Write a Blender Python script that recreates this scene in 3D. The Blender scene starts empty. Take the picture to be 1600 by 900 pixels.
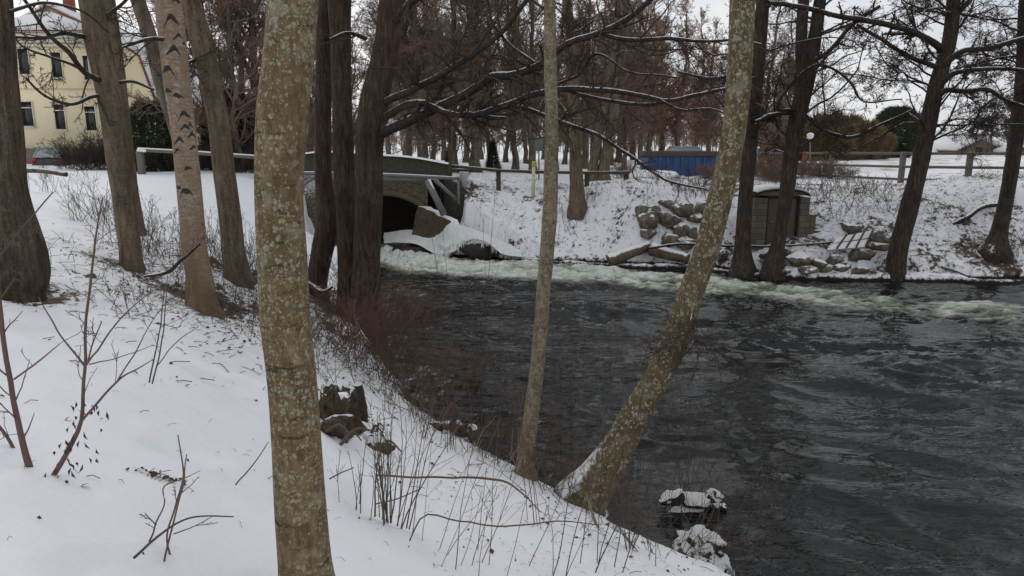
import bpy, math, random
import numpy as np
from mathutils import Vector

# ------------------------------------------------------------------ camera, world, sun, exposure
S = bpy.context.scene
C = bpy.data.collections.new('scene'); S.collection.children.link(C)
F = 1120.0; PITCH = math.radians(11.4); ZC = 4.6
cs, sn = math.cos(PITCH), math.sin(PITCH)
cam_d = bpy.data.cameras.new('camera'); cam = bpy.data.objects.new('camera', cam_d); C.objects.link(cam)
cam.location = (0, 0, ZC); cam.rotation_euler = (math.pi/2-PITCH, 0, 0)
cam_d.sensor_fit = 'HORIZONTAL'; cam_d.sensor_width = 36; cam_d.lens = 36*F/1600
cam_d.clip_start = .05; cam_d.clip_end = 3000
S.camera = cam
SUN_EL, SUN_AZ = math.radians(28), math.radians(-35)
w = bpy.data.worlds.new('World'); S.world = w; w.use_nodes = True
nt = w.node_tree; nt.nodes.clear()
def N(nt, t, **k):
    n = nt.nodes.new(t)
    for a, b in k.items():
        if a in ('loc',): continue
        setattr(n, a, b)
    return n
wo = N(nt, 'ShaderNodeOutputWorld'); bg = N(nt, 'ShaderNodeBackground'); sky = N(nt, 'ShaderNodeTexSky')
sky.sky_type = 'NISHITA'; sky.sun_disc = False; sky.sun_elevation = SUN_EL; sky.sun_rotation = SUN_AZ
sky.air_density = 1.0; sky.dust_density = 3.0
hs = N(nt, 'ShaderNodeHueSaturation'); hs.inputs['Saturation'].default_value = .55
nt.links.new(sky.outputs[0], hs.inputs['Color'])
tc = N(nt, 'ShaderNodeTexCoord'); mp = N(nt, 'ShaderNodeMapping'); mp.inputs['Scale'].default_value = (1.5, 1.5, 5)
nz = N(nt, 'ShaderNodeTexNoise'); nz.inputs['Scale'].default_value = 1.6; nz.inputs['Detail'].default_value = 6
nz.inputs['Roughness'].default_value = .55
nt.links.new(tc.outputs['Generated'], mp.inputs[0]); nt.links.new(mp.outputs[0], nz.inputs['Vector'])
cr = N(nt, 'ShaderNodeValToRGB')
cr.color_ramp.elements[0].position = .36; cr.color_ramp.elements[0].color = (4.8, 5.2, 5.9, 1)
cr.color_ramp.elements[1].position = .66; cr.color_ramp.elements[1].color = (7.8, 7.75, 7.7, 1)
nt.links.new(nz.outputs[0], cr.inputs[0])
mx = N(nt, 'ShaderNodeMix', data_type='RGBA'); mx.inputs[0].default_value = .88
nt.links.new(hs.outputs[0], mx.inputs[6]); nt.links.new(cr.outputs[0], mx.inputs[7])
nt.links.new(mx.outputs[2], bg.inputs[0]); bg.inputs[1].default_value = .1
nt.links.new(bg.outputs[0], wo.inputs[0])
sl = bpy.data.lights.new('sun', 'SUN'); sun = bpy.data.objects.new('sun', sl); C.objects.link(sun)
sl.energy = .6; sl.angle = math.radians(30); sl.color = (1, .96, .9)
sd = Vector((math.sin(-SUN_AZ)*-math.cos(SUN_EL), math.cos(SUN_AZ)*math.cos(SUN_EL), math.sin(SUN_EL)))
sun.rotation_euler = sd.to_track_quat('Z', 'Y').to_euler()
S.view_settings.view_transform = 'Standard'; S.view_settings.look = 'None'
S.view_settings.gamma = 1; S.view_settings.use_curve_mapping = False; S.view_settings.exposure = 0.36
S.render.engine = 'CYCLES'
S.cycles.max_bounces = 5; S.cycles.diffuse_bounces = 2; S.cycles.glossy_bounces = 2

# ------------------------------------------------------------------ helpers: noise 
def _h(ix, iy, iz, seed):
    n = (ix*374761393 + iy*668265263 + iz*2147483647 + seed*1274126177) & 0xffffffff
    n = ((n ^ (n >> 13))*1274126177) & 0xffffffff
    n = ((n ^ (n >> 16))*2246822519) & 0xffffffff
    return ((n ^ (n >> 15)) & 0xffffff)/float(0xffffff)*2-1
def vn(p, seed=0):
    p = np.asarray(p, float); i = np.floor(p).astype(np.int64); f = p-i; f = f*f*f*(f*(f*6-15)+10)
    x, y, z = i[..., 0], i[..., 1], i[..., 2]; u, v, ww = f[..., 0], f[..., 1], f[..., 2]
    r = 0
    for a in (0, 1):
        for b in (0, 1):
            for c in (0, 1):
                r = r + _h(x+a, y+b, z+c, seed)*(u if a else 1-u)*(v if b else 1-v)*(ww if c else 1-ww)
    return r
def fbm(p, o=4, seed=0, g=.5, rot=True):
    p = np.asarray(p, float); a = 1; r = 0; t = 0
    for k in range(o):
        r = r + a*vn(p, seed+k*7); t += a; a *= g; p = p*2.03+17.3
    return r/t
def xyz(x, y, z=0): return np.stack(np.broadcast_arrays(x, y, z), -1).astype(float)
def sst(a, b, x):
    t = np.clip((x-a)/(b-a), 0, 1); return t*t*(3-2*t)

# pixel <-> world (a pixel of the photograph and a distance give a real point)
def P(u, v, Y):
    dx, dy = (u-800)/F, (450-v)/F
    t = Y/(cs+dy*sn)
    return np.array([dx*t, Y, ZC+t*(-sn+dy*cs)])
def axd(p): return p[1]*cs+(ZC-p[2])*sn                 # depth along the optical axis
def Pz(u, v, z):
    dx, dy = (u-800)/F, (450-v)/F
    t = (ZC-z)/(sn-dy*cs)
    return np.array([dx*t, t*(cs+dy*sn), z])

# ------------------------------------------------------------------ mesh accumulation
class MB:
    def __init__(s): s.v = []; s.q = []; s.n = 0; s.at = []
    def add(s, v, q, at=None):
        v = np.asarray(v, float).reshape(-1, 3); q = np.asarray(q, int).reshape(-1, 4)
        s.v.append(v); s.q.append(q+s.n); s.n += len(v)
        s.at.append(np.zeros(len(v)) if at is None else np.asarray(at, float).reshape(-1))
    def box(s, c, d, rz=0, rx=0, ry=0):
        d = np.array(d)/2.
        v = np.array([[x, y, z] for x in (-1, 1) for y in (-1, 1) for z in (-1, 1)])*d
        if rx: v = v @ np.array([[1, 0, 0], [0, math.cos(rx), -math.sin(rx)], [0, math.sin(rx), math.cos(rx)]]).T
        if ry: v = v @ np.array([[math.cos(ry), 0, math.sin(ry)], [0, 1, 0], [-math.sin(ry), 0, math.cos(ry)]]).T
        if rz: v = v @ np.array([[math.cos(rz), -math.sin(rz), 0], [math.sin(rz), math.cos(rz), 0], [0, 0, 1]]).T
        s.add(v+np.array(c), [[0, 1, 3, 2], [4, 6, 7, 5], [0, 4, 5, 1], [2, 3, 7, 6], [0, 2, 6, 4], [1, 5, 7, 3]])
    def beam(s, a, b, wd, h):
        """board from a to b, width wd (horizontal), height h"""
        a, b = np.array(a, float), np.array(b, float); t = b-a; L = np.linalg.norm(t); t /= L
        u = np.cross(t, [0, 0, 1.]); nn = np.linalg.norm(u)
        u = np.array([1., 0, 0]) if nn < 1e-3 else u/nn
        vv = np.cross(u, t)
        c = [e+sx*u*wd/2+sz*vv*h/2 for e in (a, b) for sx in (-1, 1) for sz in (-1, 1)]
        s.add(c, [[0, 1, 3, 2], [4, 6, 7, 5], [0, 4, 5, 1], [2, 3, 7, 6], [0, 2, 6, 4], [1, 5, 7, 3]])
    def tubes(s, PP, RR, k=3, cap=False, disp=None):
        PP = np.asarray(PP, float); RR = np.asarray(RR, float)
        if PP.ndim == 2: PP = PP[None]; RR = RR[None]
        if cap:
            PP = np.concatenate([PP[:, :1], PP, PP[:, -1:]], 1)
            RR = np.concatenate([RR[:, :1]*.001, RR, RR[:, -1:]*.001], 1)
        n, m = PP.shape[:2]
        T = np.gradient(PP, axis=1)
        if cap: T[:, 0] = T[:, 2]; T[:, 1] = T[:, 2]; T[:, -1] = T[:, -3]; T[:, -2] = T[:, -3]
        T /= np.linalg.norm(T, axis=-1, keepdims=True)+1e-9
        mt = T.mean(1, keepdims=True)
        ref = np.where(np.abs(mt[..., 2:3]) < .8, np.array([0, 0, 1.]), np.array([1., 0, 0]))
        U = np.cross(T, np.broadcast_to(ref, T.shape)); U /= np.linalg.norm(U, axis=-1, keepdims=True)+1e-9
        V = np.cross(T, U)
        a = np.arange(k)/k*2*math.pi
        rr = RR[..., None]*np.ones(k)
        if disp is not None:
            base = PP[:, :, None]+rr[..., None]*(np.cos(a)[:, None]*U[:, :, None]+np.sin(a)[:, None]*V[:, :, None])
            rr = rr*(1+disp(base, PP, a))
        v = PP[:, :, None]+rr[..., None]*(np.cos(a)[:, None]*U[:, :, None]+np.sin(a)[:, None]*V[:, :, None])
        i = (np.arange(n)[:, None, None]*m*k+np.arange(m-1)[None, :, None]*k+np.arange(k)[None, None])
        j = (np.arange(n)[:, None, None]*m*k+np.arange(m-1)[None, :, None]*k+(np.arange(k)+1)[None, None] % k)
        s.add(v, np.stack([i, j, j+k, i+k], -1))
        return v
    def prism(s, prof, y0, y1):
        """closed x-z outline (list, ccw), extruded along y; caps are strips between matching halves"""
        n = len(prof); v = [(x, y0, z) for x, z in prof]+[(x, y1, z) for x, z in prof]
        q = [[i, (i+1) % n, n+(i+1) % n, n+i] for i in range(n)]
        s.add(v, q)
        cidx = []
        cx, cz = np.mean([p[0] for p in prof]), np.mean([p[1] for p in prof])
        for y in (y0, y1):
            vv = [(x, y, z) for x, z in prof]+[(cx, y, cz)]
            s.add(vv, [[i, (i+1) % n, n, n] for i in range(n)])
    def build(s, name, mat, parent=None, origin=None, smooth=True, bevel=0, attr=None):
        v = np.concatenate(s.v); q = np.concatenate(s.q); at = np.concatenate(s.at)
        o0 = np.zeros(3)
        if origin is not None: o0 = np.array(origin, float)
        elif parent is not None: o0 = np.array(parent['_o'])
        v = v-o0
        deg = (q[:, 2] == q[:, 3])
        me = bpy.data.meshes.new(name); me.vertices.add(len(v)); me.vertices.foreach_set('co', v.astype(np.float32).ravel())
        tot = np.where(deg, 3, 4); st = np.concatenate([[0], np.cumsum(tot)[:-1]])
        mask = np.ones(q.shape, bool); mask[deg, 3] = False
        lp = q[mask]
        me.loops.add(len(lp)); me.loops.foreach_set('vertex_index', lp.astype(np.int32))
        me.polygons.add(len(q)); me.polygons.foreach_set('loop_start', st.astype(np.int32))
        if smooth: me.polygons.foreach_set('use_smooth', np.ones(len(q), bool))
        if attr:
            A = me.attributes.new(attr, 'FLOAT', 'POINT'); A.data.foreach_set('value', at.astype(np.float32))
        me.update(calc_edges=True); me.validate()
        me.materials.append(mat)
        o = bpy.data.objects.new(name, me); C.objects.link(o)
        if parent is not None: o.parent = parent
        elif origin is not None: o.location = origin
        if bevel:
            b = o.modifiers.new('b', 'BEVEL'); b.width = bevel; b.segments = 2; b.limit_method = 'ANGLE'
        return o
def tag(o, label=None, cat=None, group=None, kind=None):
    if label: o['label'] = label
    if cat: o['category'] = cat
    if group: o['group'] = group
    if kind: o['kind'] = kind
    return o
def thing(name, loc, label, cat, group=None):
    o = bpy.data.objects.new(name, None); C.objects.link(o); o.location = [float(a) for a in loc]
    o.empty_display_size = .2
    o['_o'] = [float(a) for a in loc]
    return tag(o, label, cat, group)
def dup(root, loc, rz=0, sc=1., label=None, group=None, tilt=(0, 0)):
    r = root.copy(); C.objects.link(r); r.location = [float(a) for a in loc]
    r.rotation_euler = (tilt[0], tilt[1], rz); r.scale = (sc, sc, sc) if np.isscalar(sc) else sc
    if label: r['label'] = label
    if group: r['group'] = group
    for ch in list(root.children):
        c = ch.copy(); C.objects.link(c); c.parent = r
    return r
def crom(pts, m):
    pts = np.asarray(pts, float); d = np.linalg.norm(np.diff(pts[:, :3], axis=0), axis=1)+1e-6
    t = np.concatenate([[0], np.cumsum(d)]); tt = np.linspace(0, t[-1], m)
    tan = np.gradient(pts, t, axis=0) if len(pts) > 2 else np.repeat((pts[1:]-pts[:1])/t[-1], len(pts), 0)
    k = np.clip(np.searchsorted(t, tt, side='right')-1, 0, len(t)-2)
    h = (t[k+1]-t[k])[:, None]; s = ((tt-t[k])[:, None])/h
    return ((2*s**3-3*s**2+1)*pts[k]+(s**3-2*s**2+s)*h*tan[k]+(-2*s**3+3*s**2)*pts[k+1]+(s**3-s**2)*h*tan[k+1])

# ------------------------------------------------------------------ materials
def mat(name):
    m = bpy.data.materials.new(name); m.use_nodes = True; t = m.node_tree
    b = t.nodes['Principled BSDF']; return m, t, b
def coords(t, scale=(1, 1, 1), kind='Object'):
    c = N(t, 'ShaderNodeTexCoord'); mp = N(t, 'ShaderNodeMapping'); mp.inputs['Scale'].default_value = scale
    t.links.new(c.outputs[kind], mp.inputs[0]); return mp.outputs[0]
def noise(t, vec, scale, detail=4, rough=.5, dist=0):
    n = N(t, 'ShaderNodeTexNoise'); n.inputs['Scale'].default_value = scale; n.inputs['Detail'].default_value = detail
    n.inputs['Roughness'].default_value = rough; n.inputs['Distortion'].default_value = dist
    t.links.new(vec, n.inputs['Vector']); return n.outputs[0]
def ramp(t, fac, stops):
    r = N(t, 'ShaderNodeValToRGB'); e = r.color_ramp.elements
    for i, (p, c) in enumerate(stops):
        if i > 1: e.new(p)
    for i, (p, c) in enumerate(stops):
        e[i].position = p; c = (c, c, c) if np.isscalar(c) else c; e[i].color = (*c, 1)
    t.links.new(fac, r.inputs[0]); return r.outputs[0]
def mixc(t, f, a, b):
    m = N(t, 'ShaderNodeMix', data_type='RGBA')
    for s, x in ((0, f), (6, a), (7, b)):
        if isinstance(x, bpy.types.NodeSocket): t.links.new(x, m.inputs[s])
        elif s == 0: m.inputs[0].default_value = x
        else: m.inputs[s].default_value = (*x, 1)
    return m.outputs[2]
def mth(t, op, a, b=0., c=None, clamp=False):
    m = N(t, 'ShaderNodeMath', operation=op, use_clamp=clamp)
    for s, x in enumerate((a, b) if c is None else (a, b, c)):
        if isinstance(x, bpy.types.NodeSocket): t.links.new(x, m.inputs[s])
        else: m.inputs[s].default_value = x
    return m.outputs[0]
def bump(t, b, h, strength=.5, dist=.02):
    n = N(t, 'ShaderNodeBump'); n.inputs['Strength'].default_value = strength; n.inputs['Distance'].default_value = dist
    t.links.new(h, n.inputs['Height']); t.links.new(n.outputs[0], b.inputs['Normal'])
def upness(t):
    g = N(t, 'ShaderNodeNewGeometry'); s = N(t, 'ShaderNodeSeparateXYZ'); t.links.new(g.outputs['Normal'], s.inputs[0]); return s.outputs[2]
SNOW = (.81, .81, .81)
def snowmix(t, col, thr, vec, amt=.5, sc=14):
    nn = noise(t, vec, sc, 4, .6)
    a = mth(t, 'ADD', upness(t), mth(t, 'MULTIPLY', mth(t, 'SUBTRACT', nn, .5), amt))
    f = mth(t, 'MULTIPLY', mth(t, 'SUBTRACT', a, thr), 9, clamp=True)
    return mixc(t, f, col, SNOW), f
def bark(name, c1, c2, c3, lich=None, lsc=40, lthr=.3, lcol=(.24, .27, .2), snow=.55, vs=5, bs=1., sc=12, samt=.5, ringy=0):
    m, t, b = mat(name)
    v = coords(t, (1, 1, 1./vs)); v0 = coords(t)
    a0_ = noise(t, v, sc, 6, .7); fg = noise(t, coords(t, (1, 1, .45)), sc*4.5, 4, .7); f = noise(t, v0, 2.2, 3)
    a = mth(t, 'ADD', mth(t, 'MULTIPLY', a0_, .66), mth(t, 'MULTIPLY', fg, .34))
    col = ramp(t, a, [(.37, c1), (.5, c2), (.64, c3)])
    col = mixc(t, mth(t, 'MULTIPLY', ramp(t, f, [(.42, 0.), (.62, 1.)]), .45), col, tuple(x*.55 for x in c2))
    hgt = a
    if ringy:
        rv = coords(t, (1, 1, 7)); rn = noise(t, rv, 5, 5, .6)
        col = mixc(t, ramp(t, rn, [(.58, 0.), (.68, ringy)]), col, tuple(x*.4 for x in c1))
    if lich:
        vv = N(t, 'ShaderNodeTexVoronoi'); vv.inputs['Scale'].default_value = lsc
        wn = noise(t, v0, lsc*.9, 3); wv = N(t, 'ShaderNodeMix', data_type='RGBA'); wv.inputs[0].default_value = 2.0/lsc
        t.links.new(v0, wv.inputs[6])
        nc = N(t, 'ShaderNodeTexNoise'); nc.inputs['Scale'].default_value = lsc*.8; nc.inputs['Detail'].default_value = 4
        t.links.new(v0, nc.inputs['Vector']); t.links.new(nc.outputs[1], wv.inputs[7])
        t.links.new(wv.outputs[2], vv.inputs['Vector'])
        sp = N(t, 'ShaderNodeSeparateColor'); t.links.new(vv.outputs['Color'], sp.inputs[0])
        big = noise(t, v0, 3.5, 3)
        size = mth(t, 'MULTIPLY', mth(t, 'SUBTRACT', sp.outputs[0], lthr), .9)
        size = mth(t, 'ADD', size, mth(t, 'MULTIPLY', mth(t, 'SUBTRACT', big, .5), 1.1))
        lm = mth(t, 'MULTIPLY', mth(t, 'SUBTRACT', mth(t, 'MINIMUM', size, .5), vv.outputs['Distance']), 9, clamp=True)
        v3 = N(t, 'ShaderNodeTexVoronoi'); v3.inputs['Scale'].default_value = lsc*1.9; t.links.new(wv.outputs[2], v3.inputs['Vector'])
        s3 = N(t, 'ShaderNodeSeparateColor'); t.links.new(v3.outputs['Color'], s3.inputs[0])
        sz3 = mth(t, 'ADD', mth(t, 'MULTIPLY', mth(t, 'SUBTRACT', s3.outputs[0], lthr+.1), .9), mth(t, 'MULTIPLY', mth(t, 'SUBTRACT', big, .5), 1.1))
        lm = mth(t, 'MAXIMUM', lm, mth(t, 'MULTIPLY', mth(t, 'SUBTRACT', mth(t, 'MINIMUM', sz3, .5), v3.outputs['Distance']), 9, clamp=True))
        lm = mth(t, 'MULTIPLY', lm, ramp(t, noise(t, v0, lsc*2.2, 4, .7), [(.36, .2), (.56, 1.)]))
        big2 = ramp(t, noise(t, v0, lsc*.22, 5, .7), [(.54, 0.), (.64, .45)]); lm = mth(t, 'MAXIMUM', lm, big2)
        col = mixc(t, mth(t, 'MULTIPLY', lm, lich), col, lcol)
    if snow < 1: col, sf = snowmix(t, col, snow, v0, samt)
    t.links.new(col, b.inputs['Base Color']); b.inputs['Roughness'].default_value = .9
    b.inputs['Specular IOR Level'].default_value = .2
    bump(t, b, hgt, min(1, .7*bs), .035*bs)
    return m
def plain(name, c, r=.7, var=.25, sc=8, snow=None, bs=.3, metal=0, bd=.01):
    m, t, b = mat(name); v = coords(t); n = noise(t, v, sc, 5, .6)
    col = mixc(t, n, tuple(x*(1-var) for x in c), tuple(min(1, x*(1+var)) for x in c))
    if snow is not None: col, _ = snowmix(t, col, snow, v, .4, 9)
    t.links.new(col, b.inputs['Base Color']); b.inputs['Roughness'].default_value = r; b.inputs['Metallic'].default_value = metal
    b.inputs['Specular IOR Level'].default_value = .3
    if bs: bump(t, b, n, bs, bd)
    return m
M = {}
M['bark_front'] = bark('bark_front', (.075, .050, .026), (.165, .115, .060), (.25, .185, .105), lich=.85, lsc=47, lthr=.25, lcol=(.32, .325, .235), snow=2, vs=3, sc=30, bs=.7, ringy=.8)
M['bark_lean'] = bark('bark_lean', (.055, .038, .020), (.125, .092, .048), (.19, .145, .08), lich=.8, lsc=21, lthr=.24, lcol=(.36, .37, .28), snow=.52, vs=3, sc=16, samt=.4)
M['bark_thin'] = bark('bark_thin', (.07, .05, .03), (.18, .135, .085), (.30, .24, .165), lich=.75, lsc=26, lthr=.12, lcol=(.30, .30, .22), snow=.6, vs=3, sc=18)
M['bark_dark'] = bark('bark_dark', (.020, .014, .011), (.062, .046, .035), (.13, .099, .076), lich=.25, lsc=14, lthr=.5, lcol=(.09, .1, .075), snow=.5, vs=6, sc=16, bs=1.5)
M['bark_cluster'] = bark('bark_cluster', (.022, .014, .010), (.070, .046, .033), (.14, .096, .07), lich=.3, lsc=14, lthr=.45, lcol=(.12, .125, .09), snow=.5, vs=6, sc=16, bs=1.6)
M['bark_brown'] = bark('bark_brown', (.055, .038, .025), (.155, .115, .075), (.26, .20, .14), lich=.35, lsc=18, lthr=.4, lcol=(.2, .2, .15), snow=.55, vs=6, sc=12, bs=1.2, ringy=.4)
M['bark_grey'] = bark('bark_grey', (.055, .042, .033), (.14, .108, .082), (.22, .18, .14), lich=.3, lsc=12, lthr=.45, lcol=(.16, .16, .13), snow=.5, vs=5, sc=10)
M['bark_furrow'] = bark('bark_furrow', (.025, .017, .011), (.095, .070, .047), (.21, .165, .12), lich=.3, lsc=14, lthr=.5, lcol=(.2, .2, .15), snow=.7, vs=9, sc=15, bs=1.9)
M['branch_dark'] = bark('branch_dark', (.018, .014, .011), (.055, .043, .033), (.10, .083, .062), snow=.64, vs=1, sc=14, samt=.8)
M['twig_dark'] = plain('twig_dark', (.065, .045, .035), .9, bs=0)
M['twig_brown'] = plain('twig_brown', (.21, .145, .105), .9, bs=0)
M['twig_red'] = plain('twig_red', (.30, .19, .135), .9, bs=0)
M['twig_pale'] = plain('twig_pale', (.12, .10, .095), .9, bs=0)
M['stem_red'] = plain('stem_red', (.125, .075, .05), .8, bs=0)
M['stem_purple'] = plain('stem_purple', (.14, .082, .070), .7, bs=.2)
M['stem_brown'] = plain('stem_brown', (.10, .072, .055), .8, bs=0)
M['stem_tan'] = plain('stem_tan', (.25, .18, .10), .9, bs=0)
M['hedge'] = plain('hedge', (.20, .145, .075), .9, bs=0)
M['conifer'] = plain('conifer', (.045, .062, .032), .9, bs=0, var=.5)
M['stone'] = plain('stone', (.15, .125, .085), .85, .45, 6, snow=.62, bs=.8, bd=.05)
M['stone_dark'] = plain('stone_dark', (.060, .052, .038), .85, .85, 9, snow=.9, bs=1, bd=.08)
M['wood_grey'] = plain('wood_grey', (.15, .13, .11), .85, .3, 20, snow=.7)
M['wood_rail'] = plain('wood_rail', (.15, .13, .105), .85, .3, 20, snow=.75)
M['wood_brown'] = plain('wood_brown', (.075, .058, .042), .85, .3, 20, snow=.6)
M['metal_grey'] = plain('metal_grey', (.16, .165, .155), .6, .2, 10, snow=.72, bs=.1)
M['snow_obj'] = plain('snow_obj', SNOW, .8, .03, 10, bs=.4)
M['leaf'] = plain('leaf', (.085, .045, .026), .9, .5, 30, bs=0)
def birch():
    m, t, b = mat('birch_bark'); v = coords(t, (1, 1, 4)); v0 = coords(t)
    a = noise(t, v, 9, 6, .7); col = ramp(t, a, [(.3, (.14, .09, .055)), (.49, (.31, .23, .165)), (.68, (.48, .40, .33))])
    v2 = coords(t, (1, 1, .25)); pk = noise(t, v2, 7, 3)
    col = mixc(t, ramp(t, pk, [(.42, 0.), (.6, .75)]), col, (.23, .15, .085))
    col = mixc(t, ramp(t, noise(t, v0, 45, 5, .75), [(.47, 0.), (.62, .7)]), col, (.13, .088, .055))
    g = N(t, 'ShaderNodeAttribute'); g.attribute_name = 'mark'
    n2 = noise(t, coords(t, (1, 1, 1.5)), 34, 5, .7)
    mk = mth(t, 'MULTIPLY', mth(t, 'ADD', mth(t, 'SUBTRACT', g.outputs['Fac'], .5), mth(t, 'MULTIPLY', mth(t, 'SUBTRACT', n2, .5), 1.5)), 6, clamp=True)
    col = mixc(t, mk, col, (.025, .02, .017))
    ln = noise(t, coords(t, (1, 1, 12)), 7, 3)
    col = mixc(t, ramp(t, ln, [(.60, 0.), (.70, .55)]), col, (.08, .06, .045))
    s = N(t, 'ShaderNodeSeparateXYZ'); c = N(t, 'ShaderNodeTexCoord'); t.links.new(c.outputs['Object'], s.inputs[0])
    low = mth(t, 'SUBTRACT', 1.5, s.outputs[2], clamp=True)
    low = mth(t, 'MULTIPLY', low, ramp(t, noise(t, coords(t, (1, 1, .3)), 9, 4), [(.3, .35), (.6, 1.)]))
    col = mixc(t, low, col, (.13, .085, .04))
    t.links.new(col, b.inputs['Base Color']); b.inputs['Roughness'].default_value = .8
    bump(t, b, a, .5, .02); return m
M['birch'] = birch()
def rockmat():
    m, t, b = mat('rock'); v = coords(t); n = noise(t, v, 5, 8, .65)
    col = ramp(t, n, [(.3, (.05, .043, .035)), (.5, (.14, .115, .085)), (.7, (.26, .22, .165))])
    col, _ = snowmix(t, col, .74, v, .9, 4)
    t.links.new(col, b.inputs['Base Color']); b.inputs['Roughness'].default_value = .85; bump(t, b, n, .7, .06); return m
M['rock'] = rockmat()

# ------------------------------------------------------------------ the ground
shore_near = [Pz(u, v, .1)[:2] for u, v in [(594, 455), (588, 500), (590, 540), (612, 590), (655, 640), (720, 682), (830, 738), (925, 790), (1040, 850), (1150, 905)]]
shore_near = [(-4.9, 26.2), (-5.2, 24.5), (-4.6, 22.6)]+[tuple(p) for p in shore_near]
shore_far = [(-2.85, 29.3)]+[tuple(Pz(u, v, .1)[:2]) for u, v in [(740, 399), (790, 404), (860, 410), (930, 414), (1000, 417), (1080, 418), (1150, 426), (1200, 433), (1300, 434), (1400, 436), (1500, 438), (1600, 441)]]
river = shore_near+[(3.1, 5.4), (4.6, 3.2), (8, -3), (14, -16), (30, -40), (90, -40), (90, 16), (40, 21), (24, 23.6)]+shore_far[::-1]+[(-2.95, 37), (-7.75, 37), (-7.75, 29.3), (-7.4, 28.0)]
RV = np.array(river)
def sdist(x, y):
    """distance to the river's edge, positive on land"""
    shp = np.shape(x); x = np.ravel(x).astype(float); y = np.ravel(y).astype(float)
    q = xyz(x*1.1, y*1.1); jx = .22*fbm(q, 3, 71); jy = .22*fbm(q, 3, 72); x = x+jx; y = y+jy
    d = np.full(x.shape, 1e9); ins = np.zeros(x.shape, bool)
    n = len(RV)
    for i in range(n):
        ax, ay = RV[i]; bx, by = RV[(i+1) % n]; ex, ey = bx-ax, by-ay
        t = np.clip(((x-ax)*ex+(y-ay)*ey)/(ex*ex+ey*ey+1e-12), 0, 1)
        d = np.minimum(d, (x-ax-t*ex)**2+(y-ay-t*ey)**2)
        c = ((ay > y) != (by > y)) & (x < (bx-ax)*(y-ay)/(by-ay+1e-12)+ax); ins ^= c
    d = np.sqrt(d); d[ins] *= -1
    return d.reshape(shp)
ctrl = [(0, 0, 3.0), (-3, 0, 3.15), (2, 0, 2.7), (-8, 2, 3.3), (-12, 10, 3.4), (3.4, 1.5, 2.0), (-1, -4, 3.1), (-14, 0, 3.5)]
for u, v, z in [(100, 890, 3.02), (400, 890, 2.72), (600, 890, 2.35), (800, 890, 1.75), (950, 890, 1.15), (50, 750, 3.05), (300, 750, 2.72),
                (600, 750, 1.85), (700, 740, 1.35), (850, 800, 1.0), (820, 740, .55), (900, 785, .5), (100, 600, 3.05), (350, 600, 2.5), (550, 640, 1.5), (650, 660, .75),
                (30, 450, 3.02), (205, 412, 2.8), (312, 455, 2.35), (370, 415, 2.15), (500, 540, 1.35), (450, 480, 1.7), (545, 490, 1.0), (550, 450, .95),
                (100, 330, 3.15), (60, 290, 3.3), (220, 330, 2.95), (222, 276, 3.3), (300, 330, 2.7), (340, 290, 3.0), (400, 300, 2.75), (480, 340, 1.7), (400, 400, 1.95), (450, 400, 1.5),
                (740, 340, 1.6), (780, 297, 2.62), (720, 320, 2.1), (800, 375, .75), (860, 385, .55), (860, 340, 1.6), (900, 325, 2.0), (900, 290, 2.7), (980, 290, 2.8), (900, 277, 2.95), (960, 340, 1.7), (960, 385, .6),
                (1050, 280, 2.95), (1000, 285, 3.1), (1100, 300, 2.6), (1050, 340, 1.75), (1050, 395, .5), (1150, 395, .5), (1130, 340, 1.8),
                (1300, 428, .25), (1220, 385, 1.0), (1220, 405, .6), (1300, 380, 1.05), (1300, 340, 1.9), (1300, 290, 2.85), (1400, 288, 2.85), (1517, 300, 2.77), (1550, 390, .9), (1580, 330, 2.1), (1450, 360, 1.45), (1450, 320, 2.3), (1500, 425, .3), (1600, 300, 2.8), (1600, 420, .35)]:
    ctrl.append(tuple(Pz(u, v, z)))
ctrl += [(-30, 20, 3.5), (-30, 45, 3.4), (-16, 36, 3.35), (-10, 40, 3.2), (0, 45, 3.0), (12, 45, 3.0), (30, 45, 3.0), (30, 32, 2.9), (26, 25.5, .6), (45, 45, 3.0), (34, 27, 2.0), (-2, 38, 3.1), (8, 36, 2.95), (-10, 30, 2.9), (-9, 27, 1.9), (-7.6, 25, 1.2)]
CT = np.array(ctrl)
def _tps(n): return None
def _k(r2): return .5*r2*np.log(r2+1e-9)
_A = CT[:, None, :2]-CT[None, :, :2]; _K = _k((_A**2).sum(-1))+np.eye(len(CT))*.6
_Pm = np.c_[np.ones(len(CT)), CT[:, :2]]
_L = np.block([[_K, _Pm], [_Pm.T, np.zeros((3, 3))]])
_W = np.linalg.solve(_L, np.r_[CT[:, 2], 0, 0, 0])
def land(x, y):
    shp = np.shape(x); x = np.ravel(x).astype(float); y = np.ravel(y).astype(float)
    r = np.zeros(x.shape)
    for i in range(len(CT)): r += _W[i]*_k((x-CT[i, 0])**2+(y-CT[i, 1])**2)
    r += _W[-3]+_W[-2]*x+_W[-1]*y
    r = np.clip(r, .15, 3.6)
    far = sst(36, 46, y); r = r*(1-far)+(3.0+.12*fbm(xyz(x/9, y/9), 3, 5))*far
    lf = sst(-14, -26, x); r = r*(1-lf)+3.4*lf
    bk = sst(-2, -10, y); r = r*(1-bk)+3.0*bk
    return r.reshape(shp)
HERO = []      # tree feet: (x, y, radius of bare ground)
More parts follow.
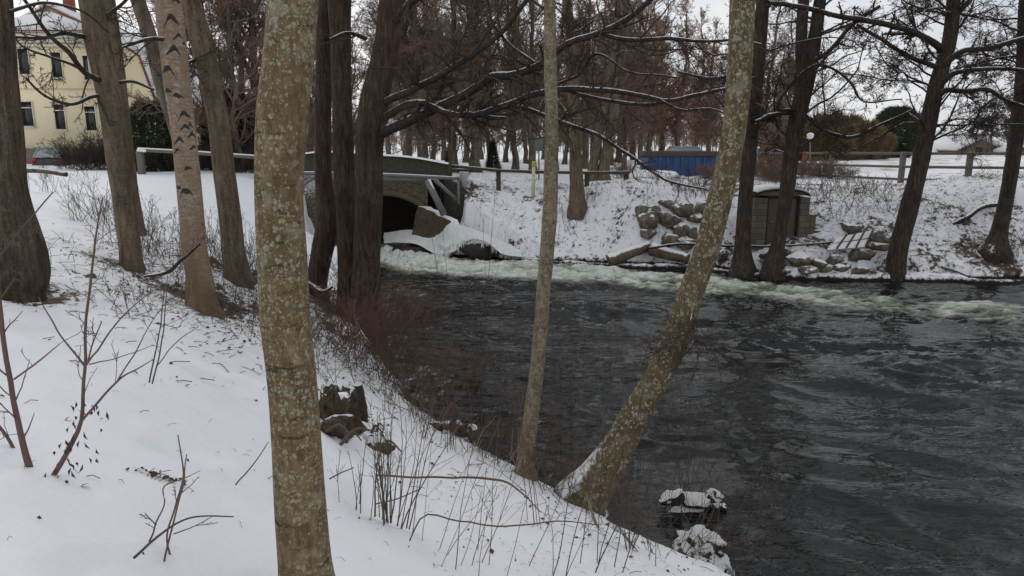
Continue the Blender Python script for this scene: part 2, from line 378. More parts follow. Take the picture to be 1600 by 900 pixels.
def litter(x, y, d):
    """how much leaf litter shows through the snow"""
    l = np.zeros(np.shape(x))
    l = np.maximum(l, .50*sst(4.5, 7.5, x)*sst(22, 24, y)*(1-sst(26.5, 28.5, y)*(.35+.3*sst(11, 14, x)))*(1-sst(29, 33, y)))
    l = np.maximum(l, .42*sst(-4, 0, x)*sst(26, 28, y)*(1-sst(33, 38, y)))
    l = np.maximum(l, .58*sst(5, 7, x)*(1-.5*sst(12, 15, x))*sst(28, 30, y)*(1-sst(34, 40, y)))
    l = np.maximum(l, .30*sst(8, 12, x)*sst(36, 40, y))
    l = np.maximum(l, .72*(1-sst(.15, 1.3, d))*sst(7, 10, y)*(1-sst(19, 22, y))*(x < 1))
    for hx, hy, r, a in HERO:
        l = np.maximum(l, a*np.exp(-((x-hx)**2+(y-hy)**2)/(2.6*r*r)))
    return l
def height(x, y, detail=True):
    x = np.asarray(x, float); y = np.asarray(y, float)
    d = sdist(x, y); l = land(x, y)
    if detail:
        p = xyz(x, y)
        l = l+.085*fbm(p*.55, 4, 3)+.026*fbm(p*2.1, 3, 9)
        pit = vn(p*1.9, 15); l = l-.055*sst(.55, .8, pit)-.02*sst(.5, .75, vn(p*6, 16))
        l = l+litter(x, y, d)*(.05*fbm(p*5, 3, 11)+.03)*1.2
    for hx, hy, r, a in HERO: l = l-.10*np.exp(-((x-hx)**2+(y-hy)**2)/(2*(.3+r*.25)**2))*(r > .4)
    low = -.8; e = .5*sst(-.25, .12, d)+.5*sst(.0, .75, d)
    z = low+(l-low)*e
    near = np.minimum(l, .34+.5*np.maximum(d, 0))   # undercut step at the edge
    zn = low+(l*(.75+.25*sst(0, .8, d))-low)*sst(-.35, .45, d)
    z = np.where(y < 21, zn, np.where(d < .9, low+(np.minimum(l, near)-low)*sst(-.3, .1, d)*(1-sst(.35, .9, d))+z*sst(.35, .9, d), z))
    return z
def gz(x, y): return float(height(np.array([x]), np.array([y]), False)[0])
def og(u, v, ymax=60):
    """where the sight line through a pixel of the photograph meets the ground"""
    dx, dy = (u-800)/F, (450-v)/F
    t = np.linspace(1.5, ymax, 1200); x, y, z = dx*t, t*(cs+dy*sn), ZC+t*(-sn+dy*cs)
    h = height(x, y, False); k = np.argmax(z < h)
    if not (z < h).any(): k = len(t)-1
    return np.array([x[k], y[k], h[k]])
def onx(u, Y, v=350):
    """a point on the ground at distance Y in the direction u"""
    p = P(u, v, Y)
    for _ in range(4):
        z = gz(p[0], Y); t = (Y-0)/1.; ax = Y*cs+(ZC-z)*sn
        p = np.array([(u-800)/F*ax, Y, z])
    return p
HERO += [(*P(470, 880, 2.8)[:2], .12, .4), (*Pz(28, 452, 3.0)[:2], .55, .8), (*Pz(205, 413, 2.8)[:2], .5, .6), (*Pz(312, 457, 2.35)[:2], .75, .95),
         (*Pz(369, 418, 2.15)[:2], .8, .85), (*Pz(560, 500, .9)[:2], 1.3, .85), (*Pz(900, 325, 2.0)[:2], .5, .6), (*Pz(535, 650, 1.5)[:2], .25, .8), (-3.6, 15.5, 1.3, .7), (-5.0, 17.5, 1.2, .45), (*Pz(530, 690, 1.5)[:2], .3, .7),
         (*Pz(1550, 392, .9)[:2], .9, .95), (*Pz(1250, 345, 1.8)[:2], .8, .8), (-2.0, 31.4, .8, .95), (-4.6, 11.4, 1.0, .62), (-3.4, 12.6, 1.0, .6)]
def axis(segs):
    r = [segs[0][0]]
    for a, b, st in segs:
        n = max(1, int(round((b-a)/st))); r += list(np.linspace(a, b, n+1)[1:])
    return np.array(r)
gx = axis([(-700, -60, 40), (-60, -24, 3), (-24, -10, .4), (-10, 5, .09), (5, 22, .11), (22, 30, .4), (30, 60, 3), (60, 800, 40)])
gy = axis([(-300, -30, 30), (-30, 0, 2), (0, 1.5, .3), (1.5, 9, .07), (9, 20, .11), (20, 33, .10), (33, 48, .4), (48, 120, 3), (120, 1400, 40)])
X, Y = np.meshgrid(gx, gy); D = sdist(X, Y); Z = height(X, Y)
m = MB(); nx, ny = len(gx), len(gy)
ii = (np.arange(ny-1)[:, None]*nx+np.arange(nx-1)[None]).ravel()
gq = np.stack([ii, ii+1, ii+nx+1, ii+nx], -1)
m.add(np.stack([X, Y, Z], -1), gq, litter(X, Y, D).ravel())
gm, t, b = mat('snow_ground')
v = coords(t); g = N(t, 'ShaderNodeAttribute'); g.attribute_name = 'litter'
n1 = noise(t, v, 5.5, 8, .76); n2 = noise(t, v, 1.1, 4, .6)
f = mth(t, 'ADD', mth(t, 'MULTIPLY', mth(t, 'SUBTRACT', n1, .52), 2.6), mth(t, 'MULTIPLY', mth(t, 'SUBTRACT', n2, .5), 2.0))
f = mth(t, 'ADD', f, mth(t, 'SUBTRACT', mth(t, 'MULTIPLY', g.outputs['Fac'], 1.15), .58))
f = mth(t, 'MULTIPLY', f, 5, clamp=True)
lc = ramp(t, noise(t, v, 14, 5, .7), [(.3, (.030, .020, .014)), (.5, (.085, .055, .035)), (.72, (.16, .115, .075))])
sc = mixc(t, noise(t, v, 5, 4), (.78, .795, .82), (.83, .84, .85))
col = mixc(t, f, sc, lc)
# tan stubble showing in the far field, bare wet soil along the water's edge
s = N(t, 'ShaderNodeSeparateXYZ'); t.links.new(v, s.inputs[0])
fy = mth(t, 'MULTIPLY', mth(t, 'SUBTRACT', s.outputs[1], 36), .1, clamp=True)
fx = mth(t, 'MULTIPLY', mth(t, 'SUBTRACT', s.outputs[0], 8), .2, clamp=True)
st = noise(t, coords(t, (.5, .22, 1)), 1.2, 6, .7)
fm = mth(t, 'MULTIPLY', mth(t, 'MULTIPLY', fy, fx), ramp(t, st, [(.5, 0.), (.6, .8)]))
col = mixc(t, fm, col, (.36, .27, .15))
wet = mth(t, 'MULTIPLY', mth(t, 'SUBTRACT', mth(t, 'ADD', .17, mth(t, 'MULTIPLY', mth(t, 'SUBTRACT', n1, .5), .35)), s.outputs[2]), 14, clamp=True)
col = mixc(t, wet, col, (.018, .014, .010))
t.links.new(col, b.inputs['Base Color']); b.inputs['Roughness'].default_value = .85; b.inputs['Specular IOR Level'].default_value = .2
hb = mth(t, 'ADD', mth(t, 'MULTIPLY', noise(t, v, 6, 6, .6), .5), mth(t, 'MULTIPLY', f, .5))
bump(t, b, hb, .45, .06)
go = m.build('ground', gm, attr='litter'); tag(go, kind='structure')

# ------------------------------------------------------------------ the water
wx = axis([(-9, -5, .25), (-5, 9, .055), (9, 22, .09), (22, 90, 1.2)]); wy = axis([(-40, 4, 1), (4, 14, .055), (14, 24, .06), (24, 30, .07), (30, 37.2, .4)])
X, Y = np.meshgrid(wx, wy)
ca, sa = math.cos(-.14), math.sin(-.14)
A, B = X*ca+Y*sa, -X*sa+Y*ca                                        # along / across the current
wA = A+.5*fbm(xyz(A*.5, B*.5), 3, 21); wB = B+.35*fbm(xyz(A*.4, B*.6, 3), 3, 22)
ms = .25+.9*sst(-.3, .35, fbm(xyz(wA*.28, wB*.6), 3, 19))
z = .11*fbm(xyz(wA*.45, wB*1.1), 2, 1)
r1 = 1-np.abs(fbm(xyz(wA*.8, wB*2.4), 3, 31))*2.2; z += .075*r1*ms
r2 = 1-np.abs(vn(xyz(wA*2.2, wB*5.5), 33))*2; z += .028*r2*ms
z += .008*fbm(xyz(wA*5, wB*12), 2, 35)
# diagonal wave trains in the right foreground
e = wA*.55+wB*1.0+.35*fbm(xyz(A*.7, B*.7), 3, 37)
e2 = A*.35-B*.2+.3*fbm(xyz(A*.5, B*.5), 2, 38)
z += (.05*(1-np.abs(np.sin(e*2.6))**.7)*(1+.6*vn(xyz(A*.5, B*.3), 39)))*sst(2, 5, X)*(1-sst(13, 19, Y))
z += .10*np.exp(-((X-5.4-.3*(Y-8.5))/1.1)**2-((Y-8.6+.25*(X-5.4))/.28)**2)
fc = np.array([[-5.3, 31], [-4.6, 28.2], [-2.8, 26.9], [0.0, 26.2], [2.3, 25.4], [5.2, 23.9], [8.2, 22.3], [11, 20.4], [13.6, 18.9], [18, 17], [24, 15]])
def fdist(x, y):
    best = np.full(x.shape, 1e9); s = np.zeros(x.shape); L = 0
    for i in range(len(fc)-1):
        a, c = fc[i], fc[i+1]; e = c-a; l = np.linalg.norm(e)
        t = np.clip(((x-a[0])*e[0]+(y-a[1])*e[1])/l**2, 0, 1)
        dd = np.hypot(x-a[0]-t*e[0], y-a[1]-t*e[1]); k = dd < best
        best = np.where(k, dd, best); s = np.where(k, L+t*l, s); L += l
    return best, s
fd, fs = fdist(X, Y)
wd = np.interp(fs, [0, 3, 6, 10, 16, 24, 34], [1.9, 2.0, 2.0, 2.0, 1.7, 1.45, 1.3])
wd = wd*(1+.3*fbm(xyz(X*.6, Y*.6), 3, 41))
fo = 1-sst(.45, 1.1, fd/wd)
fade = np.interp(fs, [0, 5, 12, 20, 30], [1.3, 1.2, .90, .52, .30])
tb = fbm(xyz(A*1.6, B*2.6), 5, 51, .62); tb2 = 1-np.abs(fbm(xyz(A*1.1, B*2.0), 4, 52, .6))*2.4
z += fo*(.24*tb+.12*tb2)*np.interp(fs, [0, 8, 20, 30], [1.25, 1, .6, .4])
z += .18*np.exp(-((fs-2.2)/2.)**2)*fo
foam = np.clip(fo*(fade*.86+.75*tb+.30*(tb2-.3)), 0, 1)
foam = np.maximum(foam, .34*np.clip(fo, 0, 1)*fade)
# small flecks of foam drifting on the dark water
Z = z-.03; Z -= Z[(X > 0) & (Y < 20)].mean()
nx = len(wx); ny = len(wy)
ii = (np.arange(ny-1)[:, None]*nx+np.arange(nx-1)[None]).ravel(); wq = np.stack([ii, ii+1, ii+nx+1, ii+nx], -1)
m = MB(); m.add(np.stack([X, Y, Z], -1), wq, foam.ravel())
wm, t, b = mat('river_water'); v = coords(t); g = N(t, 'ShaderNodeAttribute'); g.attribute_name = 'foam'
mpv = N(t, 'ShaderNodeMapping'); mpv.inputs['Rotation'].default_value = (0, 0, .14); mpv.inputs['Scale'].default_value = (.36, 1, 1)
t.links.new(v, mpv.inputs[0]); vv = mpv.outputs[0]
fn = noise(t, vv, 5.5, 8, .72, .6)
ff = mth(t, 'ADD', g.outputs['Fac'], mth(t, 'MULTIPLY', mth(t, 'SUBTRACT', fn, .5), 1.7))
fw = mth(t, 'MULTIPLY', mth(t, 'SUBTRACT', ff, .60), 1.45, clamp=True)
fw = mth(t, 'MULTIPLY', fw, mth(t, 'MULTIPLY', g.outputs['Fac'], 5, clamp=True))
gr = mth(t, 'MULTIPLY', mth(t, 'SUBTRACT', ff, .15), 1.6, clamp=True)
gr = mth(t, 'MULTIPLY', gr, mth(t, 'MULTIPLY', g.outputs['Fac'], 3, clamp=True))
col = mixc(t, gr, (.009, .010, .009), (.25, .28, .20))
col = mixc(t, fw, col, (.72, .75, .69))
t.links.new(col, b.inputs['Base Color']); b.inputs['IOR'].default_value = 1.33
rg = mth(t, 'ADD', mth(t, 'MULTIPLY', fw, .5), .02); t.links.new(rg, b.inputs['Roughness'])
sl_k = ramp(t, noise(t, vv, .55, 3, .55), [(.40, .35), (.58, 1.)])
h = mth(t, 'ADD', mth(t, 'MULTIPLY', noise(t, vv, 6.5, 3, .5, .5), .75), mth(t, 'MULTIPLY', noise(t, vv, 21, 2, .5, .6), .22))
bump(t, b, mth(t, 'MULTIPLY', h, sl_k), .9, .064)
wo_ = m.build('river_water', wm, attr='foam'); tag(wo_, kind='structure')

# ------------------------------------------------------------------ the stone bridge
BY = 30.4
bo = (-5.3, BY, 0)
br = thing('stone_bridge', bo, 'mossy stone road bridge with snow capped parapet over a round culvert mouth', 'bridge')
acx, ar = -5.35, 2.45
def wall_with_arch(x0, x1, zt, y, th):
    mb = MB(); n = 40
    a = np.linspace(math.pi, 0, n+1); ix = acx+ar*np.cos(a); iz = ar*np.sin(a)
    ox = np.interp(np.linspace(0, 1, n+1), [0, .5, 1], [acx-ar-.0, acx, acx+ar]); ox = ix.copy(); oz = np.full(n+1, zt(ox))if not callable(zt) else np.array([zt(xx) for xx in ox])
    for yy, fl in ((y, 0), (y+th, 1)):
        vs = np.array([[ix[i], yy, iz[i]] for i in range(n+1)]+[[ox[i], yy, oz[i]] for i in range(n+1)])
        q = [[i, i+1, n+2+i, n+1+i] for i in range(n)]
        mb.add(vs, q)
    vs = np.array([[ix[i], yy, iz[i]] for yy in (y, y+th) for i in range(n+1)]); mb.add(vs, [[i, i+1, n+2+i, n+1+i] for i in range(n)])
    for xa, xb in ((x0, acx-ar), (acx+ar, x1)):
        k = 8; xs = np.linspace(xa, xb, k+1)
        for i in range(k):
            p = [(xs[i], -.6), (xs[i+1], -.6), (xs[i+1], zt(xs[i+1])), (xs[i], zt(xs[i]))]
            mb.add([(a_, yy, b_) for yy in (y, y+th) for a_, b_ in p], [[0, 1, 2, 3], [4, 7, 6, 5], [3, 2, 6, 7]])
    p = [(x1, -.6), (x1, zt(x1))]; mb.add([(x1, y, -.6), (x1, y+th, -.6), (x1, y+th, zt(x1)), (x1, y, zt(x1))], [[0, 1, 2, 3]])
    mb.add([(x0, y, -.6), (x0, y+th, -.6), (x0, y+th, zt(x0)), (x0, y, zt(x0))], [[0, 1, 2, 3]])
    return mb
ztop = lambda x: 3.12
# stone courses
m_, t, b = mat('masonry'); v = coords(t); v2 = coords(t, (1, 1, 1.8))
vo = N(t, 'ShaderNodeTexVoronoi', feature='DISTANCE_TO_EDGE'); vo.inputs['Scale'].default_value = 3.6; t.links.new(v2, vo.inputs['Vector'])
vc = N(t, 'ShaderNodeTexVoronoi'); vc.inputs['Scale'].default_value = 3.6; t.links.new(v2, vc.inputs['Vector'])
jt = ramp(t, vo.outputs['Distance'], [(.02, 1.), (.09, 0.)]); nn = noise(t, v, 3, 7, .7)
cc = mixc(t, nn, (.035, .03, .02), (.23, .19, .115)); cc = mixc(t, mth(t, 'MULTIPLY', vc.outputs['Color'], .4), cc, (.10, .085, .06))
cc = mixc(t, mth(t, 'MULTIPLY', jt, .35), cc, (.025, .022, .017))
cc, _ = snowmix(t, cc, .6, v, .4)
t.links.new(cc, b.inputs['Base Color']); b.inputs['Roughness'].default_value = .9; bump(t, b, mth(t, 'SUBTRACT', nn, jt), .8, .05); M['masonry'] = m_
hw = wall_with_arch(-11.2, P(668, 300, BY)[0], ztop, BY, .7).build('head_wall', M['masonry'], br, smooth=False)
# right face of the abutment, concrete, slanting down to the water
mb = MB(); rx = P(668, 300, BY)[0]
pr = [(rx, .3), (rx+.0, 3.12), (rx+.95, 3.12), (rx+2.2, 2.2), (rx+2.2, .3)]
mb.prism(pr, BY+.35, BY+1.0); mb.build('abutment', M['stone_dark'], br, smooth=False)
# barrel of the culvert
mb = MB(); n = 36; a = np.linspace(math.pi*1.06, -math.pi*.06, n+1)
v_ = [(acx+(ar-.02)*math.cos(q), yy, (ar-.02)*math.sin(q)) for yy in (BY+.2, BY+5.6) for q in a]
mb.add(v_, [[i, i+1, n+2+i, n+1+i] for i in range(n)])
mb.add([(acx-ar, BY+5.5, -.6), (acx+ar, BY+5.5, -.6), (acx+ar, BY+5.5, ar+.1), (acx-ar, BY+5.5, ar+.1)], [[0, 1, 2, 3]])
mb.build('culvert_barrel', plain('pipe', (.15, .12, .08), .8, .4, 3), br)
# collar round the mouth
mb = MB(); a = np.linspace(math.pi, 0, 30); pts = np.stack([acx+(ar+.1)*np.cos(a), np.full(30, BY-.05), (ar+.1)*np.sin(a)], -1)
mb.tubes(pts, np.full(30, .13), 6); mb.build('arch_ring', plain('ring', (.10, .085, .06), .9, .4, 4), br)
# sloping end of the pipe / wing wall to the right of the mouth
def ribbon(pts_top, pts_bot, thick, sub=8, noise_=0.0):
    """solid slab between an upper and a lower line"""
    T = crom(pts_top, 26); Bm = crom(pts_bot, 26); mb = MB()
    ss = np.linspace(0, 1, sub); G = T[None]*(1-ss[:, None, None])+Bm[None]*ss[:, None, None]
    if noise_: G = G+noise_*np.stack([fbm(G*1.7, 4, 61), fbm(G*1.7, 4, 62), fbm(G*1.7, 4, 63)], -1)
    Bk = G+np.array(thick)
    i = (np.arange(sub-1)[:, None]*26+np.arange(25)[None]).ravel()
    q = np.stack([i, i+1, i+27, i+26], -1); mb.add(G, q); mb.add(Bk, q[:, ::-1])
    for sl_ in ((0, slice(None)), (-1, slice(None)), (slice(None), 0), (slice(None), -1)):
        a_, b_ = G[sl_], Bk[sl_]; k = len(a_)
        mb.add(np.concatenate([a_, b_]), [[j, j+1, k+j+1, k+j] for j in range(k-1)])
    return mb
wt = [P(652, 321, 30.1), P(675, 329, 29.6), P(697, 342, 29.1), P(714, 356, 28.7)]
wb = [P(642, 376, 30.3), P(662, 372, 29.8), P(688, 374, 29.3), P(708, 368, 28.9)]
ribbon(wt, wb, (.25, .35, 0), 14, .14).build('wing_wall', plain('wing', (.075, .055, .036), .85, .8, 4, snow=.55, bs=.6, bd=.05), br)
# parapet, with a snow cap
pl = [P(404, 262, 31.2), P(480, 241, 31.4), P(600, 243.5, 31.6), P(650, 247, 31.8), P(703, 256.5, 32.0)]
PT = crom(np.array(pl), 40); PT[:, 1] = 31.15+(PT[:, 0]-PT[0, 0])*.02
mb = MB(); mc = MB()
for i in range(39):
    p, q = PT[i], PT[i+1]
    mb.add([(p[0], p[1], 3.0), (q[0], q[1], 3.0), (q[0], q[1], q[2]), (p[0], p[1], p[2]), (p[0], p[1]+.45, 3.0), (q[0], q[1]+.45, 3.0), (q[0], q[1]+.45, q[2]), (p[0], p[1]+.45, p[2])],
           [[0, 1, 2, 3], [4, 7, 6, 5], [3, 2, 6, 7]])
e_ = PT[-1]; mb.box((e_[0]+.03, e_[1]+.2, (e_[2]+3)/2-.1), (.16, .52, e_[2]-3+.25))
mb.build('parapet', M['stone_dark'], br, smooth=False)
cap = PT.copy(); cap[:, 1] += .22; cap[:, 2] += .005+.01*fbm(cap*.8, 2, 4)
mc = MB(); aa = np.linspace(0, math.pi, 7)
Vv = np.stack([np.stack([cap[:, 0], cap[:, 1]+.28*np.cos(q), cap[:, 2]+.004+.07*np.sin(q)], -1) for q in aa])
i = (np.arange(6)[:, None]*40+np.arange(39)[None]).ravel(); mc.add(Vv, np.stack([i, i+1, i+41, i+40], -1)); mc.build('snow_cap', M['snow_obj'], br)
# deck of the road over the barrel
mb = MB(); mb.box((-7.4, 34.6, 2.88), (9.6, 6.2, .5)); mb.build('deck', M['snow_obj'], br, smooth=False)
# grey pipe rail on the face of the bridge
pr_ = thing('pipe_railing', P(600, 300, 30.2), 'grey metal pipe railing with diagonal struts fixed along the bridge face', 'railing')
def bar(name, pts, r, mt, par, k=8, **kw):
    mb = MB(); P_ = crom(np.array(pts), max(4, len(pts)*4)) if len(pts) > 2 else np.array(pts)
    mb.tubes(P_, np.full(len(P_), r), k, cap=True); return mb.build(name, mt, par, **kw)
bar('top_rail', [P(452, 270, 30.0), P(600, 273, 29.8), P(718, 279, 29.6)], .075, M['metal_grey'], pr_)
bar('edge_beam', [P(452, 278, 30.1), P(600, 279, 29.9), P(665, 280, 29.8)], .10, M['metal_grey'], pr_)
bar('end_post', [P(716.5, 279, 29.6), P(716.5, 319, 29.6)], .05, M['metal_grey'], pr_)
mb = MB(); mb.beam(P(668, 282, 29.5), P(694, 336, 29.2), .2, .2); mb.build('strut', M['snow_obj'] if 0 else M['metal_grey'], pr_, smooth=False)
mb = MB(); mb.beam(P(679, 281, 29.7), P(714, 312, 29.7), .14, .14); mb.build('strut', M['metal_grey'], pr_, smooth=False)
mb = MB(); mb.beam(P(490, 277, 29.8), P(466, 295, 29.8), .14, .14); mb.build('strut', M['metal_grey'], pr_, smooth=False)

def lump(name, mt, c, d, seed, par=None, rough=.22, it=4, sc=1.2, flat=0, label=None, cat=None, group=None, rz=0, rx=0):
    """an uneven boulder-like body from a subdivided ball"""
    n = 8*it; th = np.linspace(0, math.pi, n//2+1); ph = np.arange(n)/n*2*math.pi
    p = np.stack([np.sin(th)[:, None]*np.cos(ph), np.sin(th)[:, None]*np.sin(ph), np.cos(th)[:, None]*np.ones(n)], -1)
    p = np.sign(p)*np.abs(p)**.8
    r = 1+rough*2*fbm(p*sc+seed*3.7, 4, seed)
    # facets: cut by a few random planes
    g_ = np.random.default_rng(seed)
    p = p*r[..., None]
    for _ in range(10):
        nn = g_.normal(size=3); nn /= np.linalg.norm(nn); dd = g_.uniform(.62, .9); ex = p@nn-dd
        p = p-np.maximum(ex, 0)[..., None]*nn*.95
    p = p*np.array(d)/2
    if rx: c_, s_ = math.cos(rx), math.sin(rx); p = p@np.array([[c_, 0, s_], [0, 1, 0], [-s_, 0, c_]]).T
    if rz: c_, s_ = math.cos(rz), math.sin(rz); p = p@np.array([[c_, -s_, 0], [s_, c_, 0], [0, 0, 1]]).T
    p = p+np.array(c); mb = MB(); k = len(th)
    i = (np.arange(k-1)[:, None]*n+np.arange(n)[None]); j = (np.arange(k-1)[:, None]*n+(np.arange(n)+1)[None] % n)
    mb.add(p, np.stack([i, i+n, j+n, j], -1).reshape(-1, 4))
    o = mb.build(name, mt, par, origin=None if par is not None else c)
    if label: tag(o, label, cat, group)
    return o
M['gap_shade'] = plain('gap_shade', (.03, .024, .018), .6, .4, 6, bs=.6)  # near-black colour painted as the shade under the ice shelf
# ice draped beside the culvert and along the far edge
ice_m, t, b = mat('ice'); v = coords(t, (1, 1, .25)); n = noise(t, v, 5, 5, .6)
t.links.new(mixc(t, n, (.50, .52, .50), (.80, .81, .81)), b.inputs['Base Color']); b.inputs['Roughness'].default_value = .35; bump(t, b, n, .6, .05)
ice = thing('ice_apron', P(740, 380, 28.5), 'smooth grey ice draped from the culvert wall down to the rapids', 'ice')
ribbon([P(600, 364, 31.2), P(650, 359, 30.4), P(684, 366, 29.4), P(704, 349, 28.9), P(735, 356, 28.6), P(772, 370, 28.3), P(800, 384, 28.0), P(815, 392, 27.8)], [P(600, 379, 30.4), P(650, 381, 29.6), P(690, 397, 28.6), P(712, 391, 28.3), P(735, 374, 28.2), P(765, 381, 27.9), P(785, 397, 27.6), P(815, 401, 27.5)], (.05, .35, -.1), 14, .07).build('slab', ice_m, ice)
lump('ice_foot', ice_m, P(700, 388, 28.9), (1.0, .8, .7), 77, ice, .2)
lump('gap_shade_lump', M['gap_shade'], P(748, 393, 28.25), (1.5, .7, .75), 78, ice, .22)  # dark body put in for the shaded cavity below the ice
lump('gap_shade_lump', M['gap_shade'], P(640, 391, 29.6), (2.6, .5, .34), 79, ice, .22)  # dark strip put in for the shaded gap along the shelf edge
rng = np.random.default_rng(5)
for k in range(26):
    u = 700+k*4.0+rng.uniform(-1.5, 1.5); top = P(u, float(np.interp(u, [700, 735, 765, 800], [386, 373, 379, 396]))+rng.uniform(-2, 1), 27.95); L = rng.uniform(.12, .45)
    mb = MB(); zz = np.linspace(0, 1, 5); mb.tubes(np.stack([top[0]+0*zz, top[1]+0*zz, top[2]-zz*L], -1), .04*(1-zz)**.7+.004, 5); mb.build('icicle', ice_m, ice)

# ------------------------------------------------------------------ trees
def grow(rng, start, dirs, length, r0, nseg, wander=.18, up=.05, taper=.35, minr=.004):
    n = len(start); PP = np.empty((n, nseg+1, 3)); PP[:, 0] = start; d = dirs/np.linalg.norm(dirs, axis=1, keepdims=True)
    st = (length/nseg)[:, None]
    for k in range(nseg):
        d = d+rng.normal(size=(n, 3))*wander; d[:, 2] += up; d /= np.linalg.norm(d, axis=1, keepdims=True)
        PP[:, k+1] = PP[:, k]+d*st
    f = np.linspace(1, taper, nseg+1)[None]
    return PP, np.maximum(r0[:, None]*f, minr)
def spawn(rng, PP, RR, per, tmin=.2, tmax=.98, ang=(35, 70), ln=.5, nseg=4, wander=.2, up=.04, rr=.55, minr=.004, absL=None, flat=0, dens=None, rmax=9):
    n, m = PP.shape[:2]; L = np.linalg.norm(np.diff(PP, axis=1), axis=-1).sum(1)
    cnt = rng.poisson(per*(L/L.mean() if dens is None else 1), n)
    idx = np.repeat(np.arange(n), cnt); k = len(idx)
    if k == 0: return np.empty((0, nseg+1, 3)), np.empty((0, nseg+1))
    t = rng.uniform(tmin, tmax, k)*(m-1); i = np.minimum(t.astype(int), m-2); f = (t-i)[:, None]
    a, c = PP[idx, i], PP[idx, i+1]; pos = a*(1-f)+c*f; tan = c-a; tan /= np.linalg.norm(tan, axis=1, keepdims=True)+1e-9
    rp = RR[idx, i]*(1-f[:, 0])+RR[idx, i+1]*f[:, 0]
    rnd = rng.normal(size=(k, 3)); perp = rnd-(rnd*tan).sum(1, keepdims=True)*tan
    if flat: perp[:, 2] *= (1-flat)
    perp /= np.linalg.norm(perp, axis=1, keepdims=True)+1e-9
    g = np.radians(rng.uniform(ang[0], ang[1], k))[:, None]; d = tan*np.cos(g)+perp*np.sin(g)
    ll = (L[idx]*ln if absL is None else absL)*(1-.6*t/(m-1))*rng.uniform(.6, 1.25, k)
    return grow(rng, pos, d, ll, np.minimum(rp*rr, rmax), nseg, wander, up, .35, minr)
def bark_disp(amp, fr, seed, flare=.6, fh=.25, lobes=5, lump_=.05, z0=0):
    def f(base, PP, a):
        p = base.copy(); q = p*np.array([fr, fr, fr/5.])
        d = amp*fbm(q, 4, seed, .6)+lump_*fbm(p*np.array([2.2, 2.2, 1.6]), 2, seed+3)
        h = np.maximum(PP[..., 2]-z0, 0)[..., None]
        ph = seed*1.3
        d = d+flare*np.exp(-h/fh)*(1+.45*np.sin(a*lobes+ph)+.3*np.sin(a*2+ph*2))
        return d
    return f
def cones(rng, mb, PP, n, size=.012):
    """small alder cones and buds on the twigs"""
    k = rng.integers(0, len(PP), n); j = rng.integers(1, PP.shape[1], n); p = PP[k, j]
    a = p; c = p+np.stack([rng.normal(size=n)*.01, rng.normal(size=n)*.01, -np.full(n, size*1.8)], -1)
    pts = np.stack([a, (a+c)/2, c], 1); r = np.tile(np.array([.3, 1, .3])*size, (n, 1))*rng.uniform(.6, 1.3, (n, 1)); mb.tubes(pts, r, 4)
